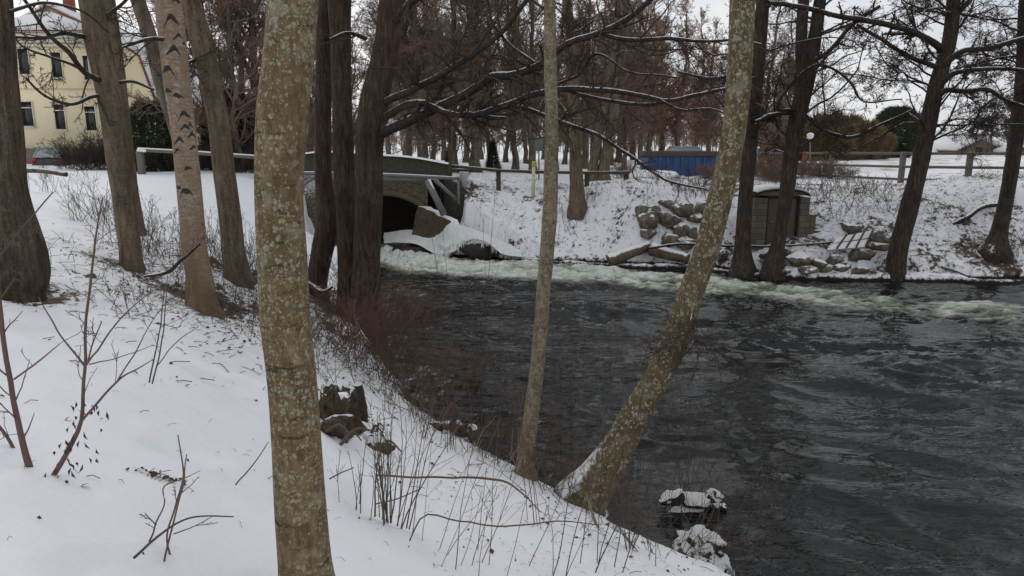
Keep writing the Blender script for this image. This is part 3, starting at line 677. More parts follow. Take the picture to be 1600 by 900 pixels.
def hero(name, label, cat, Y, line, barkm, seed, height_=14, crown=True, explicit=(), k=40, rings=None, flare=.55, fh=.3, lumpy=.05, group=None,
         twigm='twig_dark', brm='branch_dark', ne=12, nb=26, bl=3.2, h0=.45, lev=(7, 6, 3), lean=None, amp=.06, extra_stems=(), cone=0, dY=None, attrf=None, minr=.004, blw=.5, sidebias=None, lobes=5):
    rng = np.random.default_rng(seed)
    pts = []
    for i, (u, v, w_) in enumerate(line):
        yy = Y if dY is None else Y+dY*(line[-1][1]-v)/900.
        p = P(u, v, yy); pts.append([*p, w_/2/F*axd(p)])
    pts = np.array(pts)[::-1]                                     # foot first
    foot = pts[0, :3].copy(); g = gz(foot[0], foot[1])
    foot[2] = min(foot[2], g)
    bo = pts[0].copy(); bo[2] = min(pts[0, 2], g)-.35
    pts = np.vstack([bo, pts])
    top = pts[-1]; d = pts[-1, :3]-pts[-2, :3]; d /= np.linalg.norm(d)
    d = d*.5+np.array([0, 0, .5]); rem = height_-(top[2]-foot[2])
    nvis = len(pts)
    if rem > .5:
        ext = [[*(top[:3]+d*rem*f+np.array([rng.normal()*.12*f*rem**.5, rng.normal()*.12*rem**.5*f, 0])), max(.02, top[3]*(1-.93*f))] for f in (.2, .4, .6, .8, 1)]
        pts = np.vstack([pts, ext])
    root = thing(name, (pts[1, 0], pts[1, 1], foot[2]), label, cat, group)
    L = np.linalg.norm(np.diff(pts[:, :3], axis=0), axis=1).sum(); rings = rings or int(L/.09)
    T = crom(pts, rings); T[:, 3] = np.maximum(T[:, 3], .012)
    mb = MB()
    disp = bark_disp(amp, 14/(T[:5, 3].mean()*8+.6), seed, flare, fh, lobes, lumpy, foot[2])
    vv = mb.tubes(T[:, :3], T[:, 3], k, disp=disp)
    if attrf is not None: mb.at[-1] = attrf(vv[0], T, root).ravel()
    mb.build('trunk', M[barkm], root, attr='mark' if attrf is not None else None)
    for st in extra_stems:
        q = np.array([[*P(u, v, Y), 0] for u, v, w_ in st]); q[:, 3] = [w_/2/F*axd(q[i]) for i, (_, _, w_) in enumerate(st)]
        q = q[::-1]; dd = q[-1, :3]-q[-2, :3]; dd /= np.linalg.norm(dd)
        q = np.vstack([q, [*(q[-1, :3]+dd*2+np.array([0, 0, 1.5])), q[-1, 3]*.6], [*(q[-1, :3]+dd*3+np.array([0, 0, 4])), .03]])
        Q = crom(q, 70); mb = MB(); mb.tubes(Q[:, :3], Q[:, 3], 18, disp=bark_disp(amp, 8, seed+1, 0)); mb.build('stem', M[barkm], root)
    thick = MB(); fine = MB()
    E = []
    for br_ in explicit:                                           # limbs the photograph shows
        q = np.array([[*P(u, v, yy), 0] for u, v, w_, yy in br_])
        q[:, 3] = [w_/2/F*axd(q[i]) for i, (_, _, w_, _) in enumerate(br_)]
        Q = crom(q, 34); Q[:, :3] += .02*np.stack([vn(Q[:, :3]*3, 1), vn(Q[:, :3]*3, 2), vn(Q[:, :3]*3, 3)], -1)
        lm_ = MB(); lm_.tubes(Q[:, :3], np.maximum(Q[:, 3], .005), 8, disp=lambda b_, p_, a_: .10*fbm(b_*9, 2, 4)); lm_.build('limb', M[brm], root); E.append(Q)
    if E:
        PE = np.stack([e[:, :3] for e in E]); RE = np.stack([e[:, 3] for e in E])
        P2, R2 = spawn(rng, PE, RE, ne, .1, 1, (30, 75), nseg=6, absL=blw*1.6, wander=.22, up=-.01, rr=.5, minr=minr*1.3)
        P3, R3 = spawn(rng, P2, R2, 6, .1, 1, (30, 75), ln=.5, nseg=5, wander=.25, up=0, rr=.6, minr=minr)
        P4, R4 = spawn(rng, P3, R3, 4, .1, 1, (30, 70), ln=.5, nseg=3, wander=.25, up=0, rr=.8, minr=minr*.8)
        fine.tubes(P2, R2, 5); fine.tubes(P3, R3, 3); fine.tubes(P4, R4, 3)
        if cone: cones(rng, fine, P4, cone//2)
    if crown:
        tl = T[:, :3][None]; tr = T[:, 3][None]
        P1, R1 = spawn(rng, tl, tr, nb, h0, .97, (45, 80), nseg=9, absL=bl, wander=.19, up=.03, rr=.3, minr=.007, rmax=.038)
        if sidebias is not None: pass
        P2, R2 = spawn(rng, P1, R1, lev[0]*1.15, .15, 1, (30, 75), ln=.42, nseg=7, wander=.26, up=-.01, rr=.48, minr=minr*1.1, flat=.3)
        P3, R3 = spawn(rng, P2, R2, lev[1], .1, 1, (30, 75), ln=.45, nseg=5, wander=.28, up=.0, rr=.65, minr=minr)
        P4, R4 = spawn(rng, P3, R3, lev[2], .1, 1, (30, 70), ln=.5, nseg=3, wander=.25, up=.0, rr=.8, minr=minr*.8)
        thick.tubes(P1, R1, 6); fine.tubes(P2, R2, 4); fine.tubes(P3, R3, 3)
        if len(P4): fine.tubes(P4, R4, 3)
        if cone and len(P4): cones(rng, fine, P4, cone)
    if thick.v: thick.build('branches', M[brm], root)
    if fine.v: fine.build('twigs', M[twigm], root)
    return root

def birch_marks(v, T, root):
    """chevron scars under the old branch stubs, wrapped round the trunk"""
    rng = np.random.default_rng(8); ang = np.linspace(0, 2*math.pi, v.shape[1], endpoint=False)
    z = v[..., 2]; out = np.zeros(z.shape)
    dr = v-T[:, None, :3]; th = np.arctan2(dr[..., 0], -dr[..., 1])          # 0 faces the camera
    for uu, zz in [(281, 2), (275, 30), (284, 58), (279, 78), (270, 108), (285, 150), (270, 142), (297, 198), (306, 196), (288, 218), (310, 230), (284, 235), (300, 262), (286, 292), (298, 296), (313, 210), (262, 160), (295, 178)]:
        z0 = P(uu, zz, 9.7)[2]; cx = np.interp(zz, [a[1] for a in BL], [a[0] for a in BL]); wd_ = 19
        a0 = math.asin(max(-.9, min(.9, (uu-cx)/wd_))); s = rng.uniform(.7, 2.1)
        da = th-a0; y = (z-z0)+.16*da**2*s+.012*np.sin(da*9+z0*5)
        m_ = np.exp(-(np.abs(da-.1*math.sin(z0*40))/(.42*s))**4)*np.exp(-((y)/(.017*s*(1.35-np.minimum(np.abs(da)/.6, 1))))**2)*1.3
        m_ = np.maximum(m_, np.exp(-(da/.16/s)**2-((z-z0-.012)/.022)**2)*1.1)
        out = np.maximum(out, m_)
    for _ in range(70):
        a0 = rng.uniform(-3.1, 3.1); z0 = rng.uniform(3, 12); s = rng.uniform(.3, .9)
        if abs(a0) < 1.3 and z0 < 7: continue
        da = np.abs((th-a0+math.pi) % (2*math.pi)-math.pi); out = np.maximum(out, np.exp(-(da/.4/s)**4)*np.exp(-((z-z0+.1*da)/.02)**2)*1.2)
    return out

# -- the trunks in the foreground and along the near bank
hero('bare_tree', 'large straight trunk with pale lichen spots, nearest the camera in the snow', 'tree', 2.8,
     [(458, 0, 77), (450, 100, 78), (441, 180, 79), (437, 250, 76), (436, 300, 74), (441, 400, 76), (446, 500, 76), (457, 600, 75), (464, 700, 75), (470, 800, 78), (478, 900, 81), (482, 950, 86)],
     'bark_front', 11, 13, k=110, rings=1100, flare=.25, fh=.08, lumpy=.02, amp=.012, nb=22, h0=.5, lev=(6, 4, 0))
hero('bare_tree', 'leaning trunk with swollen foot at the left edge of the picture', 'tree', 7.9,
     [(-16, 0, 60), (-8, 100, 58), (2, 200, 60), (8, 300, 64), (18, 350, 72), (26, 400, 84), (26, 430, 88), (24, 450, 80)],
     'bark_furrow', 12, 15, ne=5, k=90, rings=420, flare=.12, fh=.2, lumpy=.07, amp=.06, nb=24, h0=.35, lev=(6, 5, 3),
     explicit=[[(18, 20, 6, 7.9), (70, 5, 5, 8.1), (128, 16, 3.5, 8.4), (170, 50, 2, 8.8)]])
hero('bare_tree', 'forked grey-brown trunk in front of the yellow house', 'tree', 10.9,
     [(142, 0, 36), (152, 67, 37), (168, 133, 37), (180, 200, 38), (188, 267, 35), (196, 333, 32), (206, 413, 31)],
     'bark_brown', 13, 15, ne=5, k=60, rings=420, flare=.25, fh=.12, nb=30, h0=.42, lev=(6, 5, 3),
     explicit=[[(162, 128, 10, 10.8), (128, 108, 8, 10.5), (105, 80, 7, 10.2), (75, 50, 6, 9.9), (35, -5, 5, 9.6)],
               [(160, 125, 7, 10.8), (120, 105, 5, 10.7), (80, 90, 4, 10.5), (35, 72, 3, 10.2), (0, 30, 2, 10)],
               [(168, 150, 7, 10.9), (148, 152, 6, 10.7), (110, 162, 5, 10.5), (70, 148, 4, 10.3), (40, 122, 3, 10.2)],
               [(135, 57, 8, 10.8), (105, 52, 7, 10.5), (70, 60, 5, 10.3), (20, 55, 4, 10)],
               [(178, 130, 6, 10.9), (205, 127, 5, 11), (240, 140, 3.5, 11.2)],
               [(158, 50, 8, 10.9), (170, 25, 6, 11), (195, 0, 5, 11.1), (215, -25, 4, 11.2)]])
hero('bare_tree', 'slim brown trunk rising close behind the forked trunk', 'tree', 14.6,
     [(168, 0, 22), (176, 60, 24), (186, 150, 24), (195, 230, 25), (203, 300, 25), (209, 343, 26)], 'bark_brown', 14, 15, k=40, rings=300, flare=.2, fh=.15, nb=24, lev=(6, 5, 2))
hero('bare_tree', 'curving grey trunk seen behind the birch', 'tree', 17.5,
     [(212, -10, 22), (222, 20, 22), (235, 60, 22), (250, 120, 22), (264, 165, 22), (282, 225, 22), (296, 300, 23)], 'bark_grey', 15, 14, k=30, rings=200, nb=24, lev=(6, 5, 2))
BL = [(262, 0, 41), (270, 67, 40), (277, 133, 39), (286, 200, 36), (293, 267, 37), (299, 333, 37), (305, 400, 38), (311, 430, 39), (313, 455, 42)]
hero('birch_tree', 'pale birch trunk with dark chevron scars and brown bare foot', 'tree', 9.7, BL, 'birch', 16, 16, k=120, rings=1000, flare=.30, fh=.14, amp=.015, lumpy=.03, nb=26, h0=.5, lev=(7, 6, 3),
     attrf=birch_marks, twigm='twig_dark', explicit=[[(262, 60, 7, 9.6), (232, 61, 6, 9.4), (205, 70, 5, 9.2), (190, 76, 3, 9.1)]])
hero('bare_tree', 'smooth grey-brown trunk right of the birch, leaning left', 'tree', 12.8,
     [(297, 0, 30), (315, 67, 34), (330, 133, 32), (343, 200, 32), (350, 267, 33), (359, 333, 34), (366, 400, 36), (369, 418, 38)],
     'bark_brown', 17, 16, k=60, rings=420, flare=.28, fh=.13, nb=30, h0=.42, lev=(7, 5, 3), amp=.025,
     explicit=[[(305, 95, 6, 12.7), (290, 100, 5, 12.4), (262, 118, 4, 12.2)]])
# -- the dark clump by the water
hero('alder_tree', 'thin dark mossy trunk at the left of the waterside clump', 'tree', 15.6,
     [(508, 0, 25), (506, 100, 25), (505, 200, 25), (506, 290, 27), (511, 335, 33), (506, 380, 35), (498, 420, 32), (492, 448, 34)],
     'bark_cluster', 18, 16, k=50, rings=420, flare=.3, fh=.2, nb=22, h0=.4, lumpy=.08)
hero('alder_tree', 'straight dark trunk in the middle of the waterside clump', 'tree', 15.2,
     [(530, 0, 36), (532, 80, 32), (534, 150, 31), (537, 250, 33), (543, 350, 34), (548, 450, 40), (550, 495, 46)],
     'bark_cluster', 19, 17, k=60, rings=460, flare=.25, fh=.3, nb=26, h0=.4, amp=.08)
hero('alder_tree', 'thick nearly black trunk at the water with long snowy limbs reaching right', 'tree', 14.6,
     [(612, 0, 38), (606, 60, 40), (594, 120, 42), (582, 180, 44), (577, 230, 44), (577, 300, 42), (573, 400, 43), (571, 500, 48)],
     'bark_cluster', 20, 17, k=72, rings=500, flare=.25, fh=.3, nb=26, h0=.42, amp=.09, blw=.75,
     explicit=[[(600, 160, 13, 14.5), (650, 138, 11, 14), (700, 110, 10, 13.6), (745, 82, 9, 13.3), (788, 45, 8, 13), (815, 10, 6, 12.8), (845, -30, 5, 12.6)],
               [(598, 208, 18, 14.5), (640, 188, 16, 14.2), (690, 165, 15, 13.9), (735, 143, 15, 13.6), (770, 121, 14, 13.3), (800, 117, 13, 13.1), (850, 98, 12, 12.8), (880, 72, 11, 12.5), (935, 52, 10, 12.2), (985, 26, 9, 12), (1025, -8, 8, 11.8)],
               [(600, 185, 13, 14.5), (640, 163, 12, 14.2), (668, 161, 12, 14), (692, 175, 11, 13.8), (750, 178, 11, 13.5), (800, 160, 11, 13.2), (835, 148, 10, 13), (880, 139, 9, 12.7), (950, 142, 8, 12.4), (1000, 150, 7, 12.2), (1050, 158, 6, 12.1), (1082, 149, 6, 12), (1140, 138, 5, 11.8), (1180, 120, 4, 11.5)],
               [(752, 179, 8, 13.5), (772, 185, 7, 13.4), (790, 184, 4, 13.3)],
               [(935, 52, 7, 12.2), (985, 61, 7, 12), (1050, 61, 6, 11.8), (1100, 66, 5, 11.6), (1150, 62, 4, 11.4), (1190, 70, 3, 11.2)],
               [(800, 162, 8, 13.2), (845, 178, 7, 12.9), (875, 190, 7, 12.7), (935, 212, 6, 12.4), (1000, 255, 5, 12), (1045, 283, 4, 11.8), (1105, 295, 2.5, 11.5)],
               [(880, 139, 6, 12.7), (915, 150, 5, 12.6), (960, 160, 6, 12.4), (1005, 164, 5, 12.2), (1050, 158, 4, 12.1)],
               [(870, 132, 5, 12.8), (905, 118, 4.5, 12.6), (925, 85, 4, 12.4), (980, 110, 3, 12.1), (1060, 120, 2.5, 11.9)],
               [(1030, 157, 4, 12.1), (1070, 172, 3.5, 12), (1110, 170, 3, 11.8), (1150, 190, 2.5, 11.7)],
               [(835, 98, 6, 13), (800, 72, 5, 13.1), (770, 35, 4, 13.2), (760, -10, 3, 13.2)],
               [(612, 40, 14, 14.5), (632, 15, 12, 14.3), (662, -12, 10, 14)],
               [(572, 60, 7, 14.6), (545, 52, 6, 14.2), (515, 62, 4, 13.9)]])
hero('bare_tree', 'slender mottled trunk standing upright at the water, centre of the picture', 'tree', 8.3,
     [(859, 0, 18), (860, 100, 20), (862, 200, 21), (861, 267, 22), (859, 333, 24), (854, 400, 22), (848, 467, 22), (842, 550, 23), (830, 650, 24), (821, 720, 27), (820, 742, 29)],
     'bark_thin', 21, 10, k=44, rings=520, flare=.25, fh=.1, nb=16, h0=.55, lev=(5, 4, 0), amp=.04, lumpy=.06)
hero('bare_tree', 'lichen covered trunk leaning out over the water with snow along its foot', 'tree', 7.9,
     [(1160, -5, 39), (1156, 100, 38), (1151, 167, 37), (1142, 233, 36), (1135, 267, 36), (1119, 333, 38), (1101, 400, 38), (1082, 450, 39), (1060, 517, 42), (1031, 583, 43), (992, 650, 46), (965, 700, 52), (932, 750, 66), (905, 790, 82)],
     'bark_lean', 22, 11, k=90, rings=620, flare=.12, fh=.1, nb=18, h0=.55, lev=(6, 5, 0), amp=.02, lumpy=.05,
     explicit=[[(1085, 470, 3, 7.9), (1078, 500, 3, 7.7), (1060, 570, 2.5, 7.5)]])
# -- trees on the far bank by the shed
hero('alder_tree', 'dark upright trunk left of the hut, half behind the leaning trunk', 'tree', 25.0,
     [(1192, 0, 20), (1184, 100, 21), (1174, 200, 22), (1168, 267, 22), (1163, 333, 23), (1160, 395, 27), (1160, 422, 34)],
     'bark_dark', 23, 15, k=32, rings=260, nb=34, h0=.3, lev=(7, 6, 4), bl=4, cone=2500, minr=.006, flare=.3, fh=.3,
     explicit=[[(1178, 130, 8, 25), (1150, 120, 6, 24.5), (1105, 122, 5, 24), (1060, 112, 3, 23.6)]])
hero('alder_tree', 'forked dark trunk directly in front of the hut door', 'tree', 24.5,
     [(1282, -5, 18), (1273, 60, 20), (1259, 130, 25), (1243, 200, 25), (1229, 300, 22), (1214, 390, 23), (1209, 412, 30)],
     'bark_dark', 24, 15, k=36, rings=260, nb=50, h0=.26, lev=(8, 7, 4), bl=4.4, cone=6000, minr=.0055, flare=.2, fh=.3,
     extra_stems=[[(1256, -5, 17), (1252, 60, 18), (1254, 135, 19)]],
     explicit=[[(1262, 100, 8, 24.4), (1295, 80, 7, 24), (1330, 40, 6, 23.6), (1375, 10, 5, 23.3)],
               [(1235, 175, 8, 24.4), (1205, 180, 7, 24), (1180, 190, 6, 23.8)],
               [(1240, 172, 6, 24.4), (1215, 170, 5, 24), (1280, 100, 4, 23.5), (1330, 130, 4, 23.3), (1345, 155, 3, 23.2), (1410, 155, 2, 23)],
               [(1248, 170, 6, 24.5), (1290, 205, 5, 24.2), (1335, 213, 5, 24), (1375, 195, 4, 23.8), (1430, 170, 3, 23.5)]])
hero('alder_tree', 'dark trunk leaning right at the water, beside the pale boards', 'tree', 24.2,
     [(1491, -5, 20), (1483, 67, 21), (1463, 133, 23), (1449, 200, 25), (1435, 267, 25), (1418, 333, 27), (1402, 400, 28), (1399, 432, 30)],
     'bark_dark', 25, 15, k=36, rings=260, nb=60, h0=.28, lev=(8, 7, 4), bl=4.6, cone=9000, minr=.0055, flare=.15, fh=.3, lobes=4,
     explicit=[[(1470, 75, 12, 24.2), (1440, 55, 10, 23.9), (1370, 35, 9, 23.5), (1310, 25, 8, 23), (1250, 10, 8, 22.6), (1200, 5, 7, 22.2)],
               [(1465, 105, 9, 24.2), (1425, 90, 7, 24), (1375, 60, 6, 23.6), (1340, 40, 5, 23.4)],
               [(1462, 140, 9, 24.1), (1490, 115, 8, 23.8), (1515, 110, 7, 23.5), (1570, 108, 6, 23.2), (1620, 112, 5, 23)],
               [(1470, 105, 11, 24.1), (1500, 82, 9, 23.8), (1545, 75, 8, 23.5), (1600, 60, 7, 23.2)],
               [(1456, 165, 10, 24.1), (1480, 140, 9, 23.8), (1500, 143, 8, 23.5), (1540, 140, 7, 23.3), (1575, 158, 6, 23), (1610, 170, 5, 22.8)],
               [(1480, 40, 9, 24.2), (1510, 5, 8, 24), (1540, -30, 6, 23.8)]])
hero('alder_tree', 'dark trunk with root flare at the right edge of the far bank', 'tree', 25.2,
     [(1604, -5, 20), (1599, 100, 20), (1590, 200, 20), (1580, 267, 20), (1568, 333, 22), (1559, 375, 28), (1556, 392, 38)],
     'bark_dark', 26, 15, k=40, rings=260, nb=60, h0=.28, lev=(8, 7, 4), bl=4.4, cone=7000, minr=.0055, flare=.28, fh=.3)
hero('bare_tree', 'mottled trunk on the far bank beside the low wooden rail', 'tree', 29.6,
     [(886, -5, 15), (891, 60, 16), (895, 130, 18), (898, 200, 19), (900, 267, 20), (902, 325, 25)],
     'bark_brown', 27, 14, k=28, rings=220, nb=34, h0=.25, lev=(7, 6, 3), bl=3.6, minr=.007, flare=.4, fh=.3)
hero('bare_tree', 'left one of two thin leaning trunks behind the low rail', 'tree', 35,
     [(962, 60, 10), (950, 140, 12), (938, 200, 13), (925, 281, 15)], 'bark_brown', 28, 12, k=20, rings=150, nb=30, lev=(7, 6, 3), minr=.008, twigm='twig_brown')
hero('bare_tree', 'right one of two leaning trunks behind the low rail', 'tree', 35,
     [(975, 60, 13), (965, 130, 14), (955, 200, 16), (942, 281, 17)], 'bark_brown', 29, 13, k=20, rings=150, nb=30, lev=(7, 6, 3), minr=.008, twigm='twig_brown')

# -- background trees: a few built, the rest copies
def bgtree(seed, H, r, barkm, twigm, nb, bl, lev, h0, up=.05, ang=(40, 75), minr=.009, fork=0, wander=.14, ubr=None):
    rng = np.random.default_rng(seed)
    root = thing('bare_tree', (0, 0, 0), 'x', 'tree')
    z = np.linspace(-.3, H, 40); x = np.cumsum(rng.normal(size=40)*.05); y = np.cumsum(rng.normal(size=40)*.05)
    T = np.stack([x, y, z], -1); T[:, :2] -= T[1, :2]; R = r*(1-.93*np.clip(z/H, 0, 1)**1.1)
    mb = MB(); mb.tubes(T, R, 12, disp=bark_disp(.06, 8, seed, .45, .3, 4, .05, 0))
    tl, tr = T[None], R[None]
    if fork:
        Pf, Rf = spawn(rng, tl, tr, fork, .25, .45, (15, 25), nseg=20, absL=H*.75, wander=.05, up=.06, rr=.7, minr=.02, dens=1); mb.tubes(Pf, Rf, 10)
    mb.build('trunk', M[barkm], root)
    th, fi = MB(), MB()
    P1, R1 = spawn(rng, tl, tr, nb, h0, .97, ang, nseg=8, absL=bl, wander=wander, up=up, rr=.4, minr=.012, rmax=.05)
    if fork and len(Pf):
        Pg, Rg = spawn(rng, Pf, Rf, nb*.5, .2, .97, ang, nseg=8, absL=bl*.9, wander=wander, up=up, rr=.4, minr=.012)
        P1 = np.concatenate([P1, Pg]); R1 = np.concatenate([R1, Rg])
    P2, R2 = spawn(rng, P1, R1, lev[0], .12, 1, (30, 65), ln=.45, nseg=5, wander=.18, up=up*.6 if ubr is None else ubr, rr=.55, minr=minr*1.2)
    P3, R3 = spawn(rng, P2, R2, lev[1], .1, 1, (25, 60), ln=.5, nseg=4, wander=.2, up=up*.5 if ubr is None else ubr, rr=.6, minr=minr)
    th.tubes(P1, R1, 5); fi.tubes(P2, R2, 4); fi.tubes(P3, R3, 3)
    if lev[2]:
        P4, R4 = spawn(rng, P3, R3, lev[2], .1, 1, (25, 60), ln=.55, nseg=2, wander=.2, up=0, rr=.8, minr=minr*.8); fi.tubes(P4, R4, 3)
    th.build('branches', M[twigm], root); fi.build('twigs', M[twigm], root)
    return root
protoT = [bgtree(101, 17, .30, 'bark_grey', 'twig_brown', 60, 4.4, (8, 7, 3), .18, minr=.0075),
          bgtree(102, 15, .24, 'bark_grey', 'twig_brown', 60, 4.0, (8, 7, 3), .15, fork=1.5, minr=.0075),
          bgtree(103, 18, .34, 'bark_dark', 'twig_brown', 54, 5.0, (8, 7, 3), .2, minr=.0075),
          bgtree(104, 13, .16, 'bark_grey', 'twig_brown', 60, 3.2, (8, 7, 3), .08, up=.08, minr=.0075),
          bgtree(105, 15, .2, 'bark_grey', 'twig_red', 110, 3.0, (8, 7, 3), .12, up=.12, ang=(20, 50), minr=.0085, ubr=.02),
          bgtree(106, 9.5, .14, 'bark_grey', 'twig_pale', 60, 2.6, (8, 6, 3), .2, up=.02, ang=(35, 60), minr=.012, ubr=-.07)]
usedp = set()
def put(k, u, Y, sc, label, group, rz=None, tilt=(0, 0), name=None, cat=None):
    g = onx(u, Y); rng = np.random.default_rng(int(u*7+Y*13)); rz = rng.uniform(0, 6.28) if rz is None else rz
    pr = protoT[k] if isinstance(k, int) else k
    if pr.name not in usedp:
        usedp.add(pr.name); o = pr; o.location = [float(a) for a in g]; o.rotation_euler = (tilt[0], tilt[1], rz)
        o.scale = (sc, sc, sc) if np.isscalar(sc) else sc; o['label'] = label
        if group: o['group'] = group
    else: o = dup(pr, g, rz, sc, label, group, tilt)
    return o
NUM = ['first', 'second', 'third', 'fourth', 'fifth', 'sixth', 'seventh', 'eighth', 'ninth', 'tenth', 'eleventh', 'twelfth', 'thirteenth', 'fourteenth', 'fifteenth', 'sixteenth', 'seventeenth', 'eighteenth', 'nineteenth', 'twentieth']
rowA = [(640, 44, 1, .9), (664, 42, 3, 1.2), (677, 46, 3, 1.1), (716, 37.5, 0, .95), (743, 37, 1, 1.1), (765, 50, 3, 1.1), (805, 41, 3, 1.2), (833, 38.5, 0, .7)]
for i, (u, Y_, k, sc) in enumerate(rowA):
    put(k, u, Y_, sc, 'bare brown tree behind the stone parapet, %s trunk from the left' % NUM[i], 'bare trees behind the bridge parapet')
rowB = [(296, 33, 3, .9), (338, 34, 2, .85), (376, 33.5, 3, 1), (392, 46, 0, .9), (412, 35, 1, .9), (470, 44, 1, .95), (487, 42, 0, .9), (551, 36, 3, 1)]
for i, (u, Y_, k, sc) in enumerate(rowB):
    put(k, u, Y_, sc, 'bare dark tree beyond the snowy rail between house and bridge, %s from the left' % NUM[i], 'bare trees between the house and the bridge')
rowC = [(868, 45, 3, 1), (912, 48, 0, .8), (975, 44, 3, .9), (1000, 58, 1, .9), (1130, 50, 3, .9), (1190, 47, 3, 1.0), (1225, 52, 1, .75)]
for i, (u, Y_, k, sc) in enumerate(rowC):
    put(k, u, Y_, sc, 'bare tree beyond the road near the blue container, %s from the left' % NUM[i], 'bare trees near the blue container')
rowD = [(905, 66, .95), (938, 70, 1.05), (965, 64, 1.05), (990, 70, 1.1), (1012, 63, .95), (1035, 68, 1.0), (1060, 64, .92), (1085, 70, .9), (1108, 66, .80), (1150, 68, .62), (1180, 72, .62), (1210, 70, .6)]
for i, (u, Y_, sc) in enumerate(rowD):
    put(4, u, Y_, (sc*1.35, sc*1.35, sc), 'tall tree of fine reddish twigs behind the blue container, %s from the left' % NUM[i], 'reddish fine twigged trees')
rowE = [(608, 58, 1, .9), (634, 66, 0, .8), (655, 60, 3, 1.2), (694, 70, 1, 1.0), (728, 62, 0, .85), (752, 74, 1, .9), (790, 66, 3, 1.3), (822, 60, 1, .8), (850, 72, 0, .85), (882, 58, 3, 1.2), (925, 62, 1, .8), (955, 56, 3, 1.2)]
for i, (u, Y_, k, sc) in enumerate(rowE):
    put(k, u, Y_, sc, 'grey-brown bare tree far across the snowy field behind the parapet, %s from the left' % NUM[i], 'bare trees far across the field', tilt=(.05*math.sin(i*2.3), .06*math.cos(i*1.7)))
for i, (u, Y_, sc) in enumerate([(1522, 95, .85), (1545, 100, .95), (1572, 92, .9), (1592, 98, .8), (1340, 110, .6), (1470, 120, .55)]):
    put(5, u, Y_, sc, 'pale far tree with drooping twigs beside the snowy roofs, %s of its kind' % NUM[i], 'pale drooping trees beyond the field')
for pr in protoT:
    if pr.name not in usedp:
        for ch in list(pr.children): bpy.data.objects.remove(ch)
        bpy.data.objects.remove(pr)
# -- evergreens: cone or cloud of short needled sprays
def evergreen(seed, H, W, shape, n, matn='conifer', lab='x', leaf=.12, name='conifer_tree', cat='tree'):
    rng = np.random.default_rng(seed); root = thing(name, (0, 0, 0), lab, cat)
    mb = MB(); z = np.linspace(-.2, H*.95, 16); mb.tubes(np.stack([z*0, z*0, z], -1), .035*H/3*(1-.9*z/H)+.01, 8); mb.build('trunk', M['bark_dark'], root)
    t = rng.uniform(0, 1, n); a = rng.uniform(0, 2*math.pi, n)
    prof = {'cone': lambda t: (1-t)**.8*(t*12).clip(0, 1), 'egg': lambda t: np.sqrt(np.clip(1-((t-.42)/.6)**2, 0, 1))*(.86+.2*np.sin(a*2+t*4)), 'col': lambda t: np.sqrt(np.clip(1-t**3, 0, 1))*.9}[shape](t)
    cl = fbm(np.stack([np.cos(a)*2, np.sin(a)*2, t*H*.9], -1), 3, seed)
    rr = W/2*prof*(1+.45*cl)*rng.uniform(.45, 1, n)**.5
    p = np.stack([rr*np.cos(a), rr*np.sin(a), t*H+.02], -1)
    d = np.stack([np.cos(a), np.sin(a), rng.uniform(-.3, .8, n)], -1)+rng.normal(size=(n, 3))*.5
    mb = MB(); PPp, RRr = grow(rng, p, d, rng.uniform(.6, 1.4, n)*leaf*1.8, np.full(n, leaf*.14), 2, .2, .02, .2, .002); mb.tubes(PPp, RRr, 3)
    mb.build('foliage', M[matn], root); return root
ev = evergreen(201, 3.4, 3.0, 'egg', 9000, lab='broad dark green conifer bush at the corner of the yellow house', leaf=.17)
g = onx(243, 33); ev.location = [float(a) for a in g]; ev.scale = (.95, .95, .88)
ev2 = evergreen(202, 3.6, 1.9, 'col', 9000, lab='tall dark evergreen beyond the rail right of the birch', leaf=.16)
g = onx(372, 35); ev2.location = [float(a) for a in g]
dup(ev2, onx(345, 37), 1.2, .95, 'second dark evergreen beyond the rail, left of the tallest one')
dup(ev2, onx(402, 38), 2.2, 1.0, 'dark evergreen half hidden behind the nearest lichen spotted trunk')
pine = evergreen(203, 5.4, 5.2, 'egg', 15000, lab='round dark green pine standing in the field by the snowy roofs', leaf=.24, name='pine_tree')
g = onx(1396, 82); pine.location = [float(a) for a in g]; pine.scale = (.97, .97, 1.0)
sp = evergreen(204, 1.5, .75, 'cone', 2500, lab='small green spruce left of the road sign, behind the parapet', leaf=.09, name='small_spruce')
g = onx(705, 40); sp.location = [float(a) for a in g]
dup(sp, onx(770, 42), 1, 1.1, 'small green spruce just left of the yellow marker post')
# -- hedges and brushwood
def bush(seed, H, W, n, matn, lab, lev=(6, 5), minr=.007, spread=.5, name='bare_shrub', arch=-.03, lean=(0, 0), r0=.012, depth=None):
    rng = np.random.default_rng(seed); root = thing(name, (0, 0, 0), lab, 'shrub'); D_ = W if depth is None else depth
    s = np.stack([rng.uniform(-W/2, W/2, n)*.6, rng.uniform(-D_/2, D_/2, n)*.6, np.full(n, -.05)], -1)
    d = np.stack([rng.normal(size=n)*spread+lean[0]+s[:, 0]/W*.8, rng.normal(size=n)*spread+lean[1], np.ones(n)], -1)
    mb = MB(); P1, R1 = grow(rng, s, d, rng.uniform(.6, 1.1, n)*H, np.full(n, r0), 7, .12, arch, .4, minr); mb.tubes(P1, R1, 4)
    P2, R2 = spawn(rng, P1, R1, lev[0], .15, 1, (20, 55), ln=.38, nseg=4, wander=.16, up=.02, rr=.6, minr=minr); mb.tubes(P2, R2, 3)
    if lev[1]:
        P3, R3 = spawn(rng, P2, R2, lev[1], .1, 1, (20, 55), ln=.5, nseg=3, wander=.18, up=.02, rr=.7, minr=minr*.8); mb.tubes(P3, R3, 3)
    mb.build('stems', M[matn], root); return root
